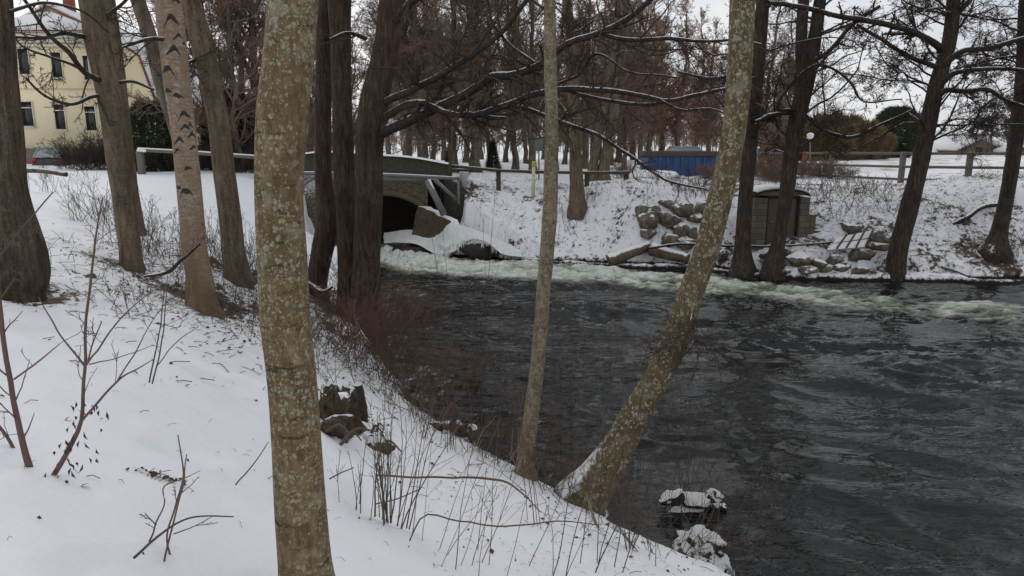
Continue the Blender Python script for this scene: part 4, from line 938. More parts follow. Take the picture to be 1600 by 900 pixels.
hb_ = evergreen(300, 3.0, 3.0, 'egg', 7000, 'hedge', 'x', .26, name='brown_hedge', cat='hedge')
for i, (u, Y_, sc) in enumerate([(1262, 70, 1.15), (1290, 69, 1.3), (1318, 71, 1.25), (1345, 72, 1.1), (1238, 72, 1.1), (1366, 74, .85), (1215, 70, 1.0)]):
    put(hb_, u, Y_, (sc*1.2, sc*1.2, sc*1.05), 'rounded brown hedge bush in the field left of the pine, %s of the row' % NUM[i], 'brown hedge bushes behind the fence')
bh = bush(301, 1.9, 2.2, 60, 'twig_dark', 'x', (8, 5), .007)
for i, (u, Y_, sc) in enumerate([(122, 35, .85), (146, 34, 1.0), (168, 35, .9), (224, 32.5, .75), (262, 33, .8), (300, 33, .8), (330, 34, .9), (385, 33, .9)]):
    put(bh, u, Y_, sc, 'dark leafless bush below the yellow house behind the rail, %s from the left' % NUM[i], 'dark bushes below the yellow house')
bb = bush(302, 1.5, 2.4, 60, 'twig_brown', 'x', (7, 5), .007)
for i, (u, Y_, sc) in enumerate([(1140, 33, .7), (1210, 34, .8), (1235, 35.5, .9), (1262, 36, .85), (1290, 36.5, .75), (1320, 35, .55), (1110, 35.2, .55), (975, 36.5, .6), (1215, 33, .6), (1190, 36, 1.0)]):
    put(bb, u, Y_, sc, 'brown brushwood on the far bank by the wooden fence, %s clump' % NUM[i], 'brown brushwood by the fence')
# far-off wood closing the view
rng = np.random.default_rng(77); mb = MB(); n = 420
fx_ = rng.uniform(-95, 62, n); fy_ = rng.uniform(112, 165, n)
keep = ~((fx_/fy_ > .44) & (rng.random(n) < .9)); fx_, fy_ = fx_[keep], fy_[keep]; n = len(fx_)
s = np.stack([fx_, fy_, np.full(n, 3.)], -1); P1, R1 = grow(rng, s, np.tile([0, 0, 1.], (n, 1)), rng.uniform(5, 11, n), np.full(n, .09), 8, .05, .1, .3, .03); mb.tubes(P1, R1, 5)
P2, R2 = spawn(rng, P1, R1, 26, .08, 1, (30, 65), ln=.28, nseg=4, wander=.15, up=.05, rr=.4, minr=.03); mb.tubes(P2, R2, 3)
P3, R3 = spawn(rng, P2, R2, 7, .1, 1, (25, 60), ln=.5, nseg=2, wander=.2, up=.02, rr=.6, minr=.022); mb.tubes(P3, R3, 3)
o = mb.build('far_woodland', M['twig_brown'], origin=(0, 130, 3)); tag(o, 'distant leafless woodland closing the view behind the fields', 'woodland', kind='stuff')

# ------------------------------------------------------------------ the yellow house 
HY = 45.0
M['render_yellow'] = plain('render_yellow', (.84, .73, .49), .9, .06, 3, bs=.15)
M['trim_cream'] = plain('trim_cream', (.70, .66, .52), .8, .04, 5, bs=.05)
M['trim_red'] = plain('trim_red', (.24, .06, .045), .6, .1, 10, bs=0)
M['plinth'] = plain('plinth', (.16, .14, .11), .9, .3, 4)
m_, t, b = mat('window_glass'); b.inputs['Base Color'].default_value = (.012, .014, .016, 1); b.inputs['Roughness'].default_value = .05; b.inputs['Specular IOR Level'].default_value = .6; M['glass'] = m_
def hp(u, v, Y=HY): p = P(u, v, Y); return p[0], p[2]
hz0 = 3.2
ho = thing('yellow_house', (P(80, 200, HY)[0], HY, hz0), 'two storey yellow rendered house with red edged roof at the upper left', 'house')
ax0, az0 = hp(80, 12); xr, zr = hp(246, 155); xk, zk = hp(222, 89); xm, zm = hp(175, 57)
prof = [(xr, zr), (xk, zk), (xm, zm), (ax0, az0)]; prof = prof+[(2*ax0-x, z) for x, z in prof[:-1][::-1]]
mb = MB(); full = [(xr, hz0-.3), *prof, (2*ax0-xr, hz0-.3)]
mb.prism(full, HY, HY+11); mb.build('wall', M['render_yellow'], ho, smooth=False)
# roof slabs following the gambrel outline, a little proud
mb = MB(); rd = MB()
for i in range(len(prof)-1):
    a, c = np.array(prof[i]), np.array(prof[i+1]); n_ = np.array([-(c-a)[1], (c-a)[0]]); n_ = n_/np.linalg.norm(n_); n_ *= -1 if n_[1] < 0 else 1
    p0, p1, p2, p3 = a+n_*.02, c+n_*.02, c+n_*.24, a+n_*.24
    mb.add([(q[0], yy, q[1]) for yy in (HY-.35, HY+11.3) for q in (p0, p1, p2, p3)], [[0, 1, 2, 3], [4, 7, 6, 5], [0, 4, 5, 1], [3, 2, 6, 7], [0, 3, 7, 4], [1, 5, 6, 2]])
    p0, p1, p2, p3 = a+n_*-.02, c+n_*-.02, c+n_*.07, a+n_*.07
    rd.add([(q[0], yy, q[1]) for yy in (HY-.47, HY-.36) for q in (p0, p1, p2, p3)], [[0, 1, 2, 3], [4, 7, 6, 5], [0, 4, 5, 1], [3, 2, 6, 7], [0, 3, 7, 4], [1, 5, 6, 2]])
roof = mb.build('roof', M['snow_obj'], ho, smooth=False); rd.build('verge_board', M['trim_red'], ho, smooth=False)
cx_, cz_ = hp(85, 5); mb = MB(); mb.box((cx_, HY+1.5, cz_+.3), (.5, .5, 1.2)); mb.build('chimney', M['trim_red'], ho, smooth=False, bevel=.02)
# projecting bay with its own low snowy roof
bx0, bz = hp(-70, 35, HY-1.2); bx1, _ = hp(152, 52, HY-1.2)
zE = hp(100, 50, HY-1.2)[1]
mb = MB(); mb.add([(x, y, z) for x in (bx0, bx1) for y in (HY-1.2, HY-.01) for z in (hz0-.3, zE)], [[0, 1, 3, 2], [4, 6, 7, 5], [0, 4, 5, 1], [2, 3, 7, 6], [0, 2, 6, 4], [1, 5, 7, 3]]); mb.build('bay_wall', M['render_yellow'], ho, smooth=False)
za = hp(80, 14, HY-.6)[1]; mb = MB()
mb.add([(bx0-.3, HY-1.5, zE), (bx1+.3, HY-1.5, zE), (bx1+.3, HY-.02, zE), (bx0-.3, HY-.02, zE), (ax0-.2, HY-.4, za-.1), (ax0+.2, HY-.4, za-.1), (ax0+.2, HY-.02, za-.1), (ax0-.2, HY-.02, za-.1)],
       [[0, 3, 2, 1], [0, 1, 5, 4], [1, 2, 6, 5], [3, 0, 4, 7], [4, 5, 6, 7]]); mb.build('bay_roof', M['snow_obj'], ho, smooth=False)
mb = MB(); mb.box(((bx0+bx1)/2, HY-1.53, zE+.03), (bx1-bx0+.7, .06, .06)); mb.build('gutter', M['trim_red'], ho, smooth=False)
for k, (dz, h_, pr2) in enumerate([(-.22, .26, .22), (-.5, .22, .14), (-.75, .16, .08)]):
    mb = MB(); mb.box(((bx0+bx1)/2, HY-1.2-pr2/2, zE+dz), (bx1-bx0+.1, pr2, h_)); mb.build('cornice', M['trim_cream'], ho, smooth=False)
zs = hp(90, 137, HY-1.2)[1]; mb = MB(); mb.box(((bx0+bx1)/2, HY-1.24, zs), (bx1-bx0+.04, .08, .14)); mb.build('string_course', M['render_yellow'], ho, smooth=False)
zp = hp(60, 232, HY-1.2)[1]; mb = MB(); mb.box(((bx0+bx1)/2, HY-1.25, (hz0-.3+zp)/2), (bx1-bx0+.1, .12, zp-hz0+.3)); mb.build('plinth', M['plinth'], ho, smooth=False)
def window(x0, x1, z0, z1, y, cas=True):
    mb = MB(); f = .045; w_, h_ = x1-x0, z1-z0; cx, cz = (x0+x1)/2, (z0+z1)/2
    mb.box((x0+f/2, y-.04, cz), (f, .10, h_)); mb.box((x1-f/2, y-.04, cz), (f, .10, h_)); mb.box((cx, y-.04, z0+f/2), (w_-2*f, .10, f)); mb.box((cx, y-.04, z1-f/2), (w_-2*f, .10, f))
    if cas: mb.box((cx, y-.035, z0+h_*.74), (w_-2*f, .08, .06))
    fr = mb.build('window', M['trim_cream'], ho, smooth=False); org = fr['_o'] = list(ho['_o'])
    mb = MB(); mb.box((cx, y-.015, cz), (w_-2*f+.01, .02, h_-2*f+.01)); g_ = mb.build('pane', M['glass'], fr, smooth=False)
    mb = MB(); mb.box((cx, y-.09, z0-.04), (w_+.16, .18, .05)); mb.build('sill', M['trim_cream'], fr, smooth=False)
for u0, v0, u1, v1 in [(26, 75, 50, 117), (78, 81, 101, 122), (128, 86, 143, 126), (-30, 70, -8, 112)]:
    a, c = hp(u0, v0, HY-1.2), hp(u1, v1, HY-1.2); window(a[0], c[0], c[1], a[1], HY-1.2, False)
for u0, v0, u1, v1 in [(31, 158, 56, 198), (83, 162, 106, 203), (131, 165, 154, 205), (-30, 154, -6, 194)]:
    a, c = hp(u0, v0, HY-1.2), hp(u1, v1, HY-1.2); window(a[0], c[0], c[1], a[1], HY-1.2)
a, c = hp(188, 169), hp(201, 210); window(a[0]-.2, c[0], c[1], a[1], HY)
mb = MB(); a, c = hp(214, 153), hp(228, 157); mb.box(((a[0]+c[0])/2, HY-.08, a[1]), (.7, .16, .1)); mb.build('ledge', M['trim_cream'], ho, smooth=False)

# ------------------------------------------------------------------ the parked car
def car(name, loc, rz, paint, label):
    r_ = thing(name, (0, 0, 0), label, 'car'); hw = .86
    xs = np.array([0, .1, .35, .8, 1.5, 2.3, 2.9, 3.3, 3.9, 4.1]); bt = np.array([.55, .78, .92, .95, .95, .94, .92, .86, .74, .5])
    bm_ = np.array([.35, .25, .22, .22, .22, .22, .22, .22, .25, .35]); ww = np.array([.72, .8, .85, .87, .88, .88, .87, .84, .76, .65])
    a = np.linspace(0, 2*math.pi, 25)[:-1]; V = []
    for x, t_, b_, w2 in zip(xs, bt, bm_, ww):
        c_ = np.sign(np.cos(a))*np.abs(np.cos(a))**.45*w2; s_ = np.sign(np.sin(a))*np.abs(np.sin(a))**.45*(t_-b_)/2+(t_+b_)/2
        V.append(np.stack([c_, np.full(24, x), s_], -1))
    V = np.array(V); ctr0 = V[0].mean(0, keepdims=True).repeat(24, 0); ctr1 = V[-1].mean(0, keepdims=True).repeat(24, 0); V = np.concatenate([ctr0[None], V, ctr1[None]])
    mb = MB(); k = 24; i = np.arange(len(V)-1)[:, None]*k+np.arange(k)[None]; j = np.arange(len(V)-1)[:, None]*k+(np.arange(k)+1)[None] % k
    mb.add(V, np.stack([i, j, j+k, i+k], -1)); mb.build('body', paint, r_)
    mb = MB(); lo = [(.74, .18), (.74, 2.95), (-.74, 2.95), (-.74, .18)]; hi = [(.56, .62), (.56, 2.25), (-.56, 2.25), (-.56, .62)]
    mb.add([(x, y, .90) for x, y in lo]+[(x, y, 1.42) for x, y in hi], [[0, 1, 5, 4], [1, 2, 6, 5], [2, 3, 7, 6], [3, 0, 4, 7]]); mb.build('windows', M['glass_snow_reflection'], r_, smooth=False, bevel=.03)
    mb = MB()
    for p_, q_ in zip(lo, hi): mb.beam((*p_, .9), (*q_, 1.43), .07, .07)
    mb.box((0, 1.43, 1.44), (1.18, 1.72, .07)); mb.build('roof', M['car_roof'], r_, smooth=False, bevel=.02)
    for sx in (-1, 1):
        mb = MB(); mb.box((sx*.7, .08, .76), (.26, .16, .16)); mb.build('tail_light', M['red_lens'], r_, smooth=False, bevel=.02)
        for yy in (.75, 3.25):
            mb = MB(); z_ = np.array([-.1, -.09, .09, .1])+sx*.8; mb.tubes(np.stack([z_, z_*0+yy, z_*0+.31], -1), [.26, .31, .31, .26], 24, cap=True); mb.build('wheel', M['rubber'], r_)
    mb = MB(); mb.box((0, .04, .42), (1.5, .14, .2)); mb.build('bumper', M['rubber'], r_, smooth=False, bevel=.03)
    r_.location = [float(q) for q in loc]; r_.rotation_euler = (0, 0, rz); return r_
M['car_paint'] = plain('car_paint', (.05, .052, .055), .3, .05, bs=0); M['glass_snow_reflection'] = plain('glass_snow_reflection', (.30, .34, .35), .15, .1, 3, bs=0); M['car_roof'] = plain('car_roof', (.3, .31, .32), .35, .05, snow=.9, bs=0)  # the car glass has its pale snow reflection painted into the base colour
M['red_lens'] = plain('red_lens', (.55, .02, .02), .2, .05, bs=0); M['rubber'] = plain('rubber', (.02, .02, .02), .7, .1, bs=0)
p = P(76, 250, 40.5)
car('parked_car', (p[0]-.1, 40.5, p[2]-.78), math.radians(14), M['car_paint'], 'dark car with pale rear window and red tail light below the yellow house')

# ------------------------------------------------------------------ rails and fences
def rail(name, pts, label, rails, post_h, post_w, mt, rw=.06, rh=.12, pm=None, posts=None, over=.1):
    """pts: ground feet of the posts; rails at given heights"""
    r_ = thing(name, pts[0], label, 'fence')
    for i, p in enumerate(pts):
        if posts is not None and i not in posts: continue
        mb = MB(); mb.box((p[0], p[1], p[2]+post_h/2-.2), (post_w, post_w, post_h+.4), rz=.05*i); mb.build('post', M[pm[i]] if pm and pm[i] else M[mt], r_, smooth=False, bevel=.012)
    for h_ in rails:
        for a, c in zip(pts[:-1], pts[1:]):
            a2, c2 = np.array(a)+[0, -post_w*.5-rw*.5-.003, h_], np.array(c)+[0, -post_w*.5-rw*.5-.003, h_]
            mb = MB(); mb.beam(a2, c2, rw, rh); mb.build('rail', M[mt], r_, smooth=False, bevel=.008)
    return r_
M['post_red'] = plain('post_red', (.22, .055, .04), .8, .2, 10)
fp = []
for u, v, Y_ in [(1190, 262, 41), (1258, 263, 38.5), (1300, 268, 35.5), (1412, 284, 31.2), (1517, 287, 29.6), (1625, 289, 28.9), (1740, 292, 28.2)]:
    p = P(u, 237.5, Y_); fp.append((p[0], p[1], p[2]-1.3))
rail('wooden_fence', fp, 'weathered three rail wooden fence along the top of the far bank', (.15, .68, 1.24), 1.30, .19, 'wood_rail', rh=.11, pm=[None, 'post_red', None, None, None, None, None])
fp = [tuple(P(u, v, Y_)) for u, v, Y_ in [(708, 282, 31.7), (779, 296, 31.4), (853, 290, 31.6), (917, 289, 31.6), (978, 290, 31.6)]]
r_ = thing('wooden_guard_rail', fp[1], 'low brown wooden beam on short posts from the parapet along the road edge', 'railing')
for p in fp[1:]:
    zt = {0: .7}.get(0); q = P(800+(p[0]/axd(p))*F, 268, p[1]); mb = MB(); mb.box((p[0], p[1], (p[2]+q[2])/2-.1), (.2, .2, q[2]-p[2]+.25)); mb.build('post', M['wood_brown'], r_, smooth=False, bevel=.015)
tp = [P(703, 259, 31.8), P(779, 266.5, 31.2), P(853, 269, 31.4), P(917, 270, 31.4), P(984, 269.5, 31.4)]
for a, c in zip(tp[:-1], tp[1:]):
    mb = MB(); mb.beam(a, c, .16, .13); mb.build('beam', M['wood_brown'], r_, smooth=False, bevel=.015)
mb = MB(); mb.beam(P(703, 265, 33), P(752, 267, 33.0), .1, .12); mb.build('lower_beam', M['wood_brown'], r_, smooth=False)
mb = MB(); a, c = P(703, 259, 31.8), P(779, 266.5, 31.2)
# rail on the left, from the round topped post to the parapet
r_ = thing('roadside_rail', P(222, 275, 30.5), 'long snow topped rail with a knobbed end post beyond the near trees', 'railing')
pa = P(222, 273, 30.5); pt = P(222, 236, 30.5)
mb = MB(); mb.box((pa[0], pa[1], (pa[2]+pt[2])/2-.1), (.24, .24, pt[2]-pa[2]+.2)); mb.build('post', M['wood_grey'], r_, smooth=False, bevel=.02)
lump('snow_knob', M['snow_obj'], pt+np.array([0, 0, .03]), (.38, .38, .2), 3, r_, .08)
L_ = [P(216, 234.5, 30.5), P(300, 239, 30.9), P(400, 246, 31.2), P(478, 246, 31.3)]
for a, c in zip(L_[:-1], L_[1:]):
    mb = MB(); mb.beam(a, c, .13, .13); mb.build('rail', M['wood_grey'], r_, smooth=False, bevel=.01)
    mb = MB(); mb.beam(a+np.array([0, 0, .085]), c+np.array([0, 0, .085]), .12, .05); mb.build('snow_strip', M['snow_obj'], r_, smooth=False, bevel=.015)
for u in (300, 352, 398, 440):
    q = P(u, np.interp(u, [216, 300, 400, 478], [234, 239, 246, 246]), 31.0); g = gz(q[0], q[1]+.1); mb = MB(); mb.box((q[0], q[1]+.2, (q[2]+g)/2-.1), (.18, .18, q[2]-g+.2)); mb.build('post', M['wood_grey'], r_, smooth=False, bevel=.015)

# ------------------------------------------------------------------ blue container, box, sign, marker, lamp
m_, t, b = mat('blue_steel'); v = coords(t); n = noise(t, coords(t, (1, 1, .3)), 4, 6, .7)
cc = mixc(t, ramp(t, n, [(.35, 0.), (.7, 1.)]), (.04, .11, .27), (.025, .06, .14)); cc = mixc(t, ramp(t, noise(t, v, 2.2, 6, .7), [(.56, 0.), (.66, .8)]), cc, (.06, .035, .025))
t.links.new(cc, b.inputs['Base Color']); b.inputs['Roughness'].default_value = .6; M['blue'] = m_
y0 = 37.0; a, c = P(1012, 238, y0), P(1118, 277, y0); w_ = c[0]-a[0]; cx = (a[0]+c[0])/2
ct = thing('blue_container', (cx, y0+1.2, c[2]), 'blue rusty open waste container with dark rim behind a snow heap', 'container')
h_ = a[2]-c[2]; zb = c[2]-.1
mb = MB(); mb.prism([(cx-w_/2+.1, zb), (cx+w_/2-.1, zb), (cx+w_/2, a[2]-.2), (cx-w_/2, a[2]-.2)], y0, y0+2.3); mb.build('tub', M['blue'], ct, smooth=False)
M['rim'] = plain('rim', (.09, .075, .062), .8, .4, 5, bs=.3)
mb = MB(); mb.box((cx, y0-.02, a[2]-.08), (w_+.1, .12, .26)); mb.box((cx, y0+2.3, a[2]-.08), (w_+.1, .12, .26)); mb.box((cx-w_/2, y0+1.14, a[2]-.08), (.12, 2.2, .26)); mb.box((cx+w_/2, y0+1.14, a[2]-.08), (.12, 2.2, .26)); mb.build('rim', M['rim'], ct, smooth=False, bevel=.02)
for k in range(9):
    x = cx-w_/2+.25+k*(w_-.5)/8; mb = MB(); mb.box((x, y0-.04, (zb+a[2]-.23)/2), (.09, .08, a[2]-.25-zb)); mb.build('rib', M['blue'], ct, smooth=False, bevel=.01)
mb = MB(); mb.box((cx+.2, y0+1.1, a[2]-.12), (w_-.5, 1.9, .3)); mb.build('snow_fill', M['snow_obj'], ct, bevel=.1)
p = P(1030, 265, 35.6); lump('snow_heap', M['snow_obj'], P(1022, 281, 35.2), (2.6, 1.6, .9), 12, None, .18, 5, 1.5, label='low heap of snow piled in front of the blue container', cat='snow heap')
M['pale_blue'] = plain('pale_blue', (.16, .38, .52), .5, .1, 4, bs=0)
p = P(1163, 268, 38); q = P(1163, 232, 38)
cb = thing('site_cabin', p, 'narrow light blue cabin glimpsed between the leaning trunk and a dark one', 'cabin')
mb = MB(); mb.box((p[0], p[1], (p[2]+q[2])/2), (1.0, 1.0, q[2]-p[2])); mb.build('wall', M['pale_blue'], cb, smooth=False, bevel=.03)
mb = MB(); mb.box((p[0], p[1], q[2]+.05), (1.1, 1.1, .1)); mb.build('roof', M['snow_obj'], cb, smooth=False, bevel=.03)
mb = MB(); mb.box((p[0], p[1]-.52, (p[2]+q[2])/2-.05), (.7, .04, (q[2]-p[2])*.85)); mb.build('door', M['trim_cream'], cb, smooth=False)
p = P(1055, 241, 52)
car('parked_car', (p[0]-.8, 52, gz(p[0], 52)), math.radians(-80), M['car_roof'], 'pale car roof showing over the blue container')
# sign back on its pole
M['sign_back'] = plain('sign_back', (.13, .16, .14), .6, .1, 5, bs=0); M['marker'] = plain('marker', (.62, .60, .38), .6, .08, 8, bs=0); M['white_paint'] = plain('white_paint', (.75, .75, .72), .5, .05, bs=0)
g = onx(842, 33.5); s_ = thing('road_sign', g, 'grey backed rectangular road sign seen from behind on a thin pole', 'sign')
a, c = P(842, 214, 33.5), P(842, 236, 33.5)
bar('pole', [g-np.array([0, 0, .2]), a+np.array([0, 0, .15])], .035, M['metal_grey'], s_); mb = MB(); mb.box((a[0], 33.46, (a[2]+c[2])/2), (.36, .03, a[2]-c[2])); mb.build('panel', M['sign_back'], s_, smooth=False, bevel=.01)
g = og(833, 305); s_ = thing('marker_post', g, 'slim pale yellow marker post standing on the snowy bank', 'post'); tpp = P(834, 252, g[1])
bar('shaft', [g-np.array([0, 0, .2]), tpp], .075, M['marker'], s_, 4); mb = MB(); mb.box(tpp+np.array([0, 0, -.12]), (.16, .16, .2)); mb.build('cap', plain('marker_cap', (.45, .42, .08), .6, .1, bs=0), s_, smooth=False, bevel=.02)
g = onx(1266, 42); s_ = thing('path_lamp', g, 'small white lantern on a short pole behind the fence', 'lamp'); a = P(1266, 213, 42)
bar('pole', [g-np.array([0, 0, .2]), a], .04, M['metal_grey'], s_); mb = MB(); z_ = np.array([-.15, -.1, .12, .2]); mb.tubes(np.stack([z_*0+a[0], z_*0+a[1], a[2]+z_], -1), [.1, .17, .2, .08], 12, cap=True); mb.build('lantern', M['white_paint'], s_)

# ------------------------------------------------------------------ snowy roofs beyond the field
M['wall_tan'] = plain('wall_tan', (.42, .36, .26), .9, .08, bs=0); M['wall_grey'] = plain('wall_grey', (.17, .135, .105), .9, .1, bs=0); M['red_wall'] = plain('red_wall', (.26, .05, .04), .9, .1, bs=0)
def farhouse(label, ul, ua, ur, va, ve, vb, Y_, dep, gm_, dx):
    """gable facing us; the snowy roof runs back and to the side by dx"""
    xl, zl = P(ul, ve, Y_)[[0, 2]]; xa_, za_ = P(ua, va, Y_)[[0, 2]]; xr_, zr_ = P(ur, ve, Y_)[[0, 2]]; zb = 2.8
    h = thing('far_house', ((xl+xr_)/2, Y_, zb), label, 'house')
    def V(x, y, z): return (x+dx*(y-Y_)/dep, y, z)
    mb = MB(); mb.add([V(x, y, z) for y in (Y_, Y_+dep) for x, z in ((xl, zb), (xr_, zb), (xr_, zr_), (xa_, za_), (xl, zl))], [[0, 1, 2, 4], [2, 3, 4, 4], [5, 9, 7, 6], [7, 9, 8, 8], [1, 6, 7, 2], [0, 4, 9, 5]]); mb.build('wall', M[gm_], h, smooth=False)
    mb = MB(); e = .5
    for (x0, z0) in ((xl-e, zl-e*(za_-zl)/(xa_-xl)), (xr_+e, zr_-e*(za_-zr_)/(xr_-xa_))):
        mb.add([V(x, y, z) for y in (Y_-.6, Y_+dep+.4) for x, z in ((x0, z0+.05), (xa_, za_+.05), (xa_, za_+.4), (x0, z0+.4))], [[0, 1, 2, 3], [4, 7, 6, 5], [3, 2, 6, 7], [0, 4, 5, 1], [0, 3, 7, 4], [1, 5, 6, 2]])
    mb.build('roof', M['snow_obj'], h, smooth=False)
    mb = MB(); cz2 = (zl+zb)/2; mb.box(((xl+xr_)/2, Y_-.03, cz2+.2), (1.2, .06, 1.1)); mb.build('window', M['glass'], h, smooth=False)
    return h
farhouse('broad grey gabled house with snow covered roof beyond the field', 1492, 1530, 1564, 214, 233, 240, 105, 8, 'wall_grey', -7)
farhouse('grey gable end rising above a snowy roof, just right of the dark leaning trunk', 1448, 1470, 1490, 208, 219, 236, 118, 10, 'wall_grey', 4)
farhouse('low tan walled building with long snowy roof left of the leaning dark trunk', 1385, 1430, 1444, 224, 240, 244, 95, 14, 'wall_tan', 10)
farhouse('dark red walled house at the far right edge', 1585, 1625, 1660, 215, 236, 245, 100, 12, 'red_wall', 2)

# ------------------------------------------------------------------ the hut in the bank
m_, t, b = mat('block_wall'); v = coords(t); bk = N(t, 'ShaderNodeTexBrick'); bk.inputs['Scale'].default_value = 1; bk.inputs['Brick Width'].default_value = .45; bk.inputs['Row Height'].default_value = .22; bk.inputs['Mortar Size'].default_value = .012
sp_ = N(t, 'ShaderNodeSeparateXYZ'); cb_ = N(t, 'ShaderNodeCombineXYZ'); t.links.new(v, sp_.inputs[0]); t.links.new(mth(t, 'ADD', sp_.outputs[0], sp_.outputs[1]), cb_.inputs[0]); t.links.new(sp_.outputs[2], cb_.inputs[1]); t.links.new(cb_.outputs[0], bk.inputs['Vector'])
bk.inputs['Color1'].default_value = (.20, .165, .12, 1); bk.inputs['Color2'].default_value = (.13, .108, .08, 1); bk.inputs['Mortar'].default_value = (.07, .06, .05, 1)
cc = mixc(t, mth(t, 'MULTIPLY', noise(t, v, 5, 5, .7), .7), bk.outputs[0], (.07, .06, .045)); t.links.new(cc, b.inputs['Base Color']); b.inputs['Roughness'].default_value = .9; bump(t, b, bk.outputs['Fac'], -.5, .02); M['block'] = m_
SY = 26.3
p = P(1222, 383, SY); sh = thing('utility_hut', (p[0], SY, p[2]), 'small concrete block hut with brown door and snowy arched roof set into the bank', 'hut')
dxl, dxr = P(1196, 345, SY)[0], P(1247, 345, SY)[0]; zt = P(1222, 309, SY)[2]; zb = p[2]-.15
wl, wr = P(1176, 345, SY)[0], P(1262, 345, SY)[0]
mb = MB(); mb.box(((wl+dxl)/2, SY+.7, (zb+zt)/2), (dxl-wl, 1.6, zt-zb)); mb.box(((dxr+wr)/2, SY+.7, (zb+zt)/2), (wr-dxr, 1.6, zt-zb)); mb.box(((dxl+dxr)/2, SY+1.4, (zb+zt)/2), (dxr-dxl, .2, zt-zb)); mb.build('wall', M['block'], sh, smooth=False, bevel=.01)
mb = MB()
for k, (du, hh) in enumerate([(0, .66), (.28, .36)]): mb.box((wr+.14+du, SY+.45, zb+(zt-zb)*hh/2), (.275, 1.0, (zt-zb)*hh))
mb.build('stepped_wall', M['block'], sh, smooth=False, bevel=.01)
M['door'] = plain('door', (.11, .08, .062), .6, .2, 10, bs=.2)
mb = MB(); mb.box(((dxl+dxr)/2, SY+.08, (zb+zt)/2), (dxr-dxl-.14, .06, zt-zb)); dr_ = mb.build('door', M['door'], sh, smooth=False, bevel=.006); dr_['_o'] = list(sh['_o'])
mb = MB(); mb.box((dxl+.22, SY+.02, zb+1.0), (.14, .06, .03)); mb.build('handle', M['metal_grey'], dr_, smooth=False); mb = MB(); mb.box((dxr-.3, SY+.04, zb+.35), (.26, .02, .14)); mb.build('plate', plain('plate', (.35, .36, .34), .4, .05, bs=0), dr_, smooth=False)
mb = MB(); mb.box((dxl+.035, SY+.04, (zb+zt)/2), (.07, .14, zt-zb)); mb.box((dxr-.035, SY+.04, (zb+zt)/2), (.07, .14, zt-zb)); mb.box(((dxl+dxr)/2, SY+.04, zt+.03), (dxr-dxl, .16, .08)); mb.build('door_frame', M['rubber'], sh, smooth=False, bevel=.006)
cxh = (P(1181, 300, SY)[0]+P(1262, 300, SY)[0])/2; rw_ = (P(1262, 300, SY)[0]-P(1181, 300, SY)[0])/2; ht = P(1215, 297, SY)[2]-zt-.08
aa = np.linspace(0, math.pi, 22); pf = [(cxh+rw_*math.cos(q), zt+.08+ht*math.sin(q)) for q in aa]
mb = MB(); mb.prism([(x, z) for x, z in pf], SY+.02, SY+1.4); mb.build('gable', M['stem_tan'], sh, smooth=False)
def arch(pf, y0, y1, th):
    mb = MB(); n = len(pf); o = [(cxh+(x-cxh)*(1+th/rw_), zt+.08+(z-zt-.08)*(1+th/ht)) for x, z in pf]
    mb.add([(x, y, z) for y in (y0, y1) for x, z in pf+o], [[i, i+1, n+i+1, n+i] for i in range(n-1)]+[[2*n+i, 3*n+i, 3*n+i+1, 2*n+i+1] for i in range(n-1)]+[[n+i, n+i+1, 3*n+i+1, 3*n+i] for i in range(n-1)]+[[i, 2*n+i, 2*n+i+1, i+1] for i in range(n-1)]+[[0, n, 3*n, 2*n], [n-1, 3*n-1, 4*n-1, 2*n-1]][:1]); return mb
arch(pf, SY-.18, SY+1.5, .05).build('roof', M['rubber'], sh, smooth=False)
pf2 = [(cxh+(x-cxh)*(1+.055/rw_), zt+.08+(z-zt-.08)*(1+.055/ht)) for x, z in pf][3:-3]; arch(pf2, SY-.12, SY+1.5, .06).build('roof_snow', M['snow_obj'], sh)

# ------------------------------------------------------------------ rocks, boards, logs on the far bank
RK = [(1003, 333, 26, 24), (1021, 330, 28, 22), (1014, 345, 40, 30), (1040, 341, 34, 26), (1065, 326, 50, 22), (1092, 327, 34, 26), (1053, 344, 34, 22), (1060, 357, 38, 22), (1085, 341, 34, 18), (1040, 318, 26, 14),
      (1015, 366, 34, 20), (1048, 375, 36, 20), (1082, 363, 26, 22), (1068, 402, 36, 18), (1130, 398, 22, 22), (1150, 405, 16, 20),
      (1330, 355, 38, 18), (1377, 371, 40, 26), (1375, 386, 34, 14), (1250, 405, 46, 24), (1280, 412, 30, 18), (1305, 407, 28, 18), (1340, 412, 32, 22), (1315, 421, 26, 13), (1228, 394, 30, 16), (1322, 417, 24, 14), (1355, 407, 24, 16), (1265, 422, 30, 14), (1290, 425, 30, 12), (1195, 418, 26, 14), (1225, 424, 26, 12), (1345, 426, 30, 12)]
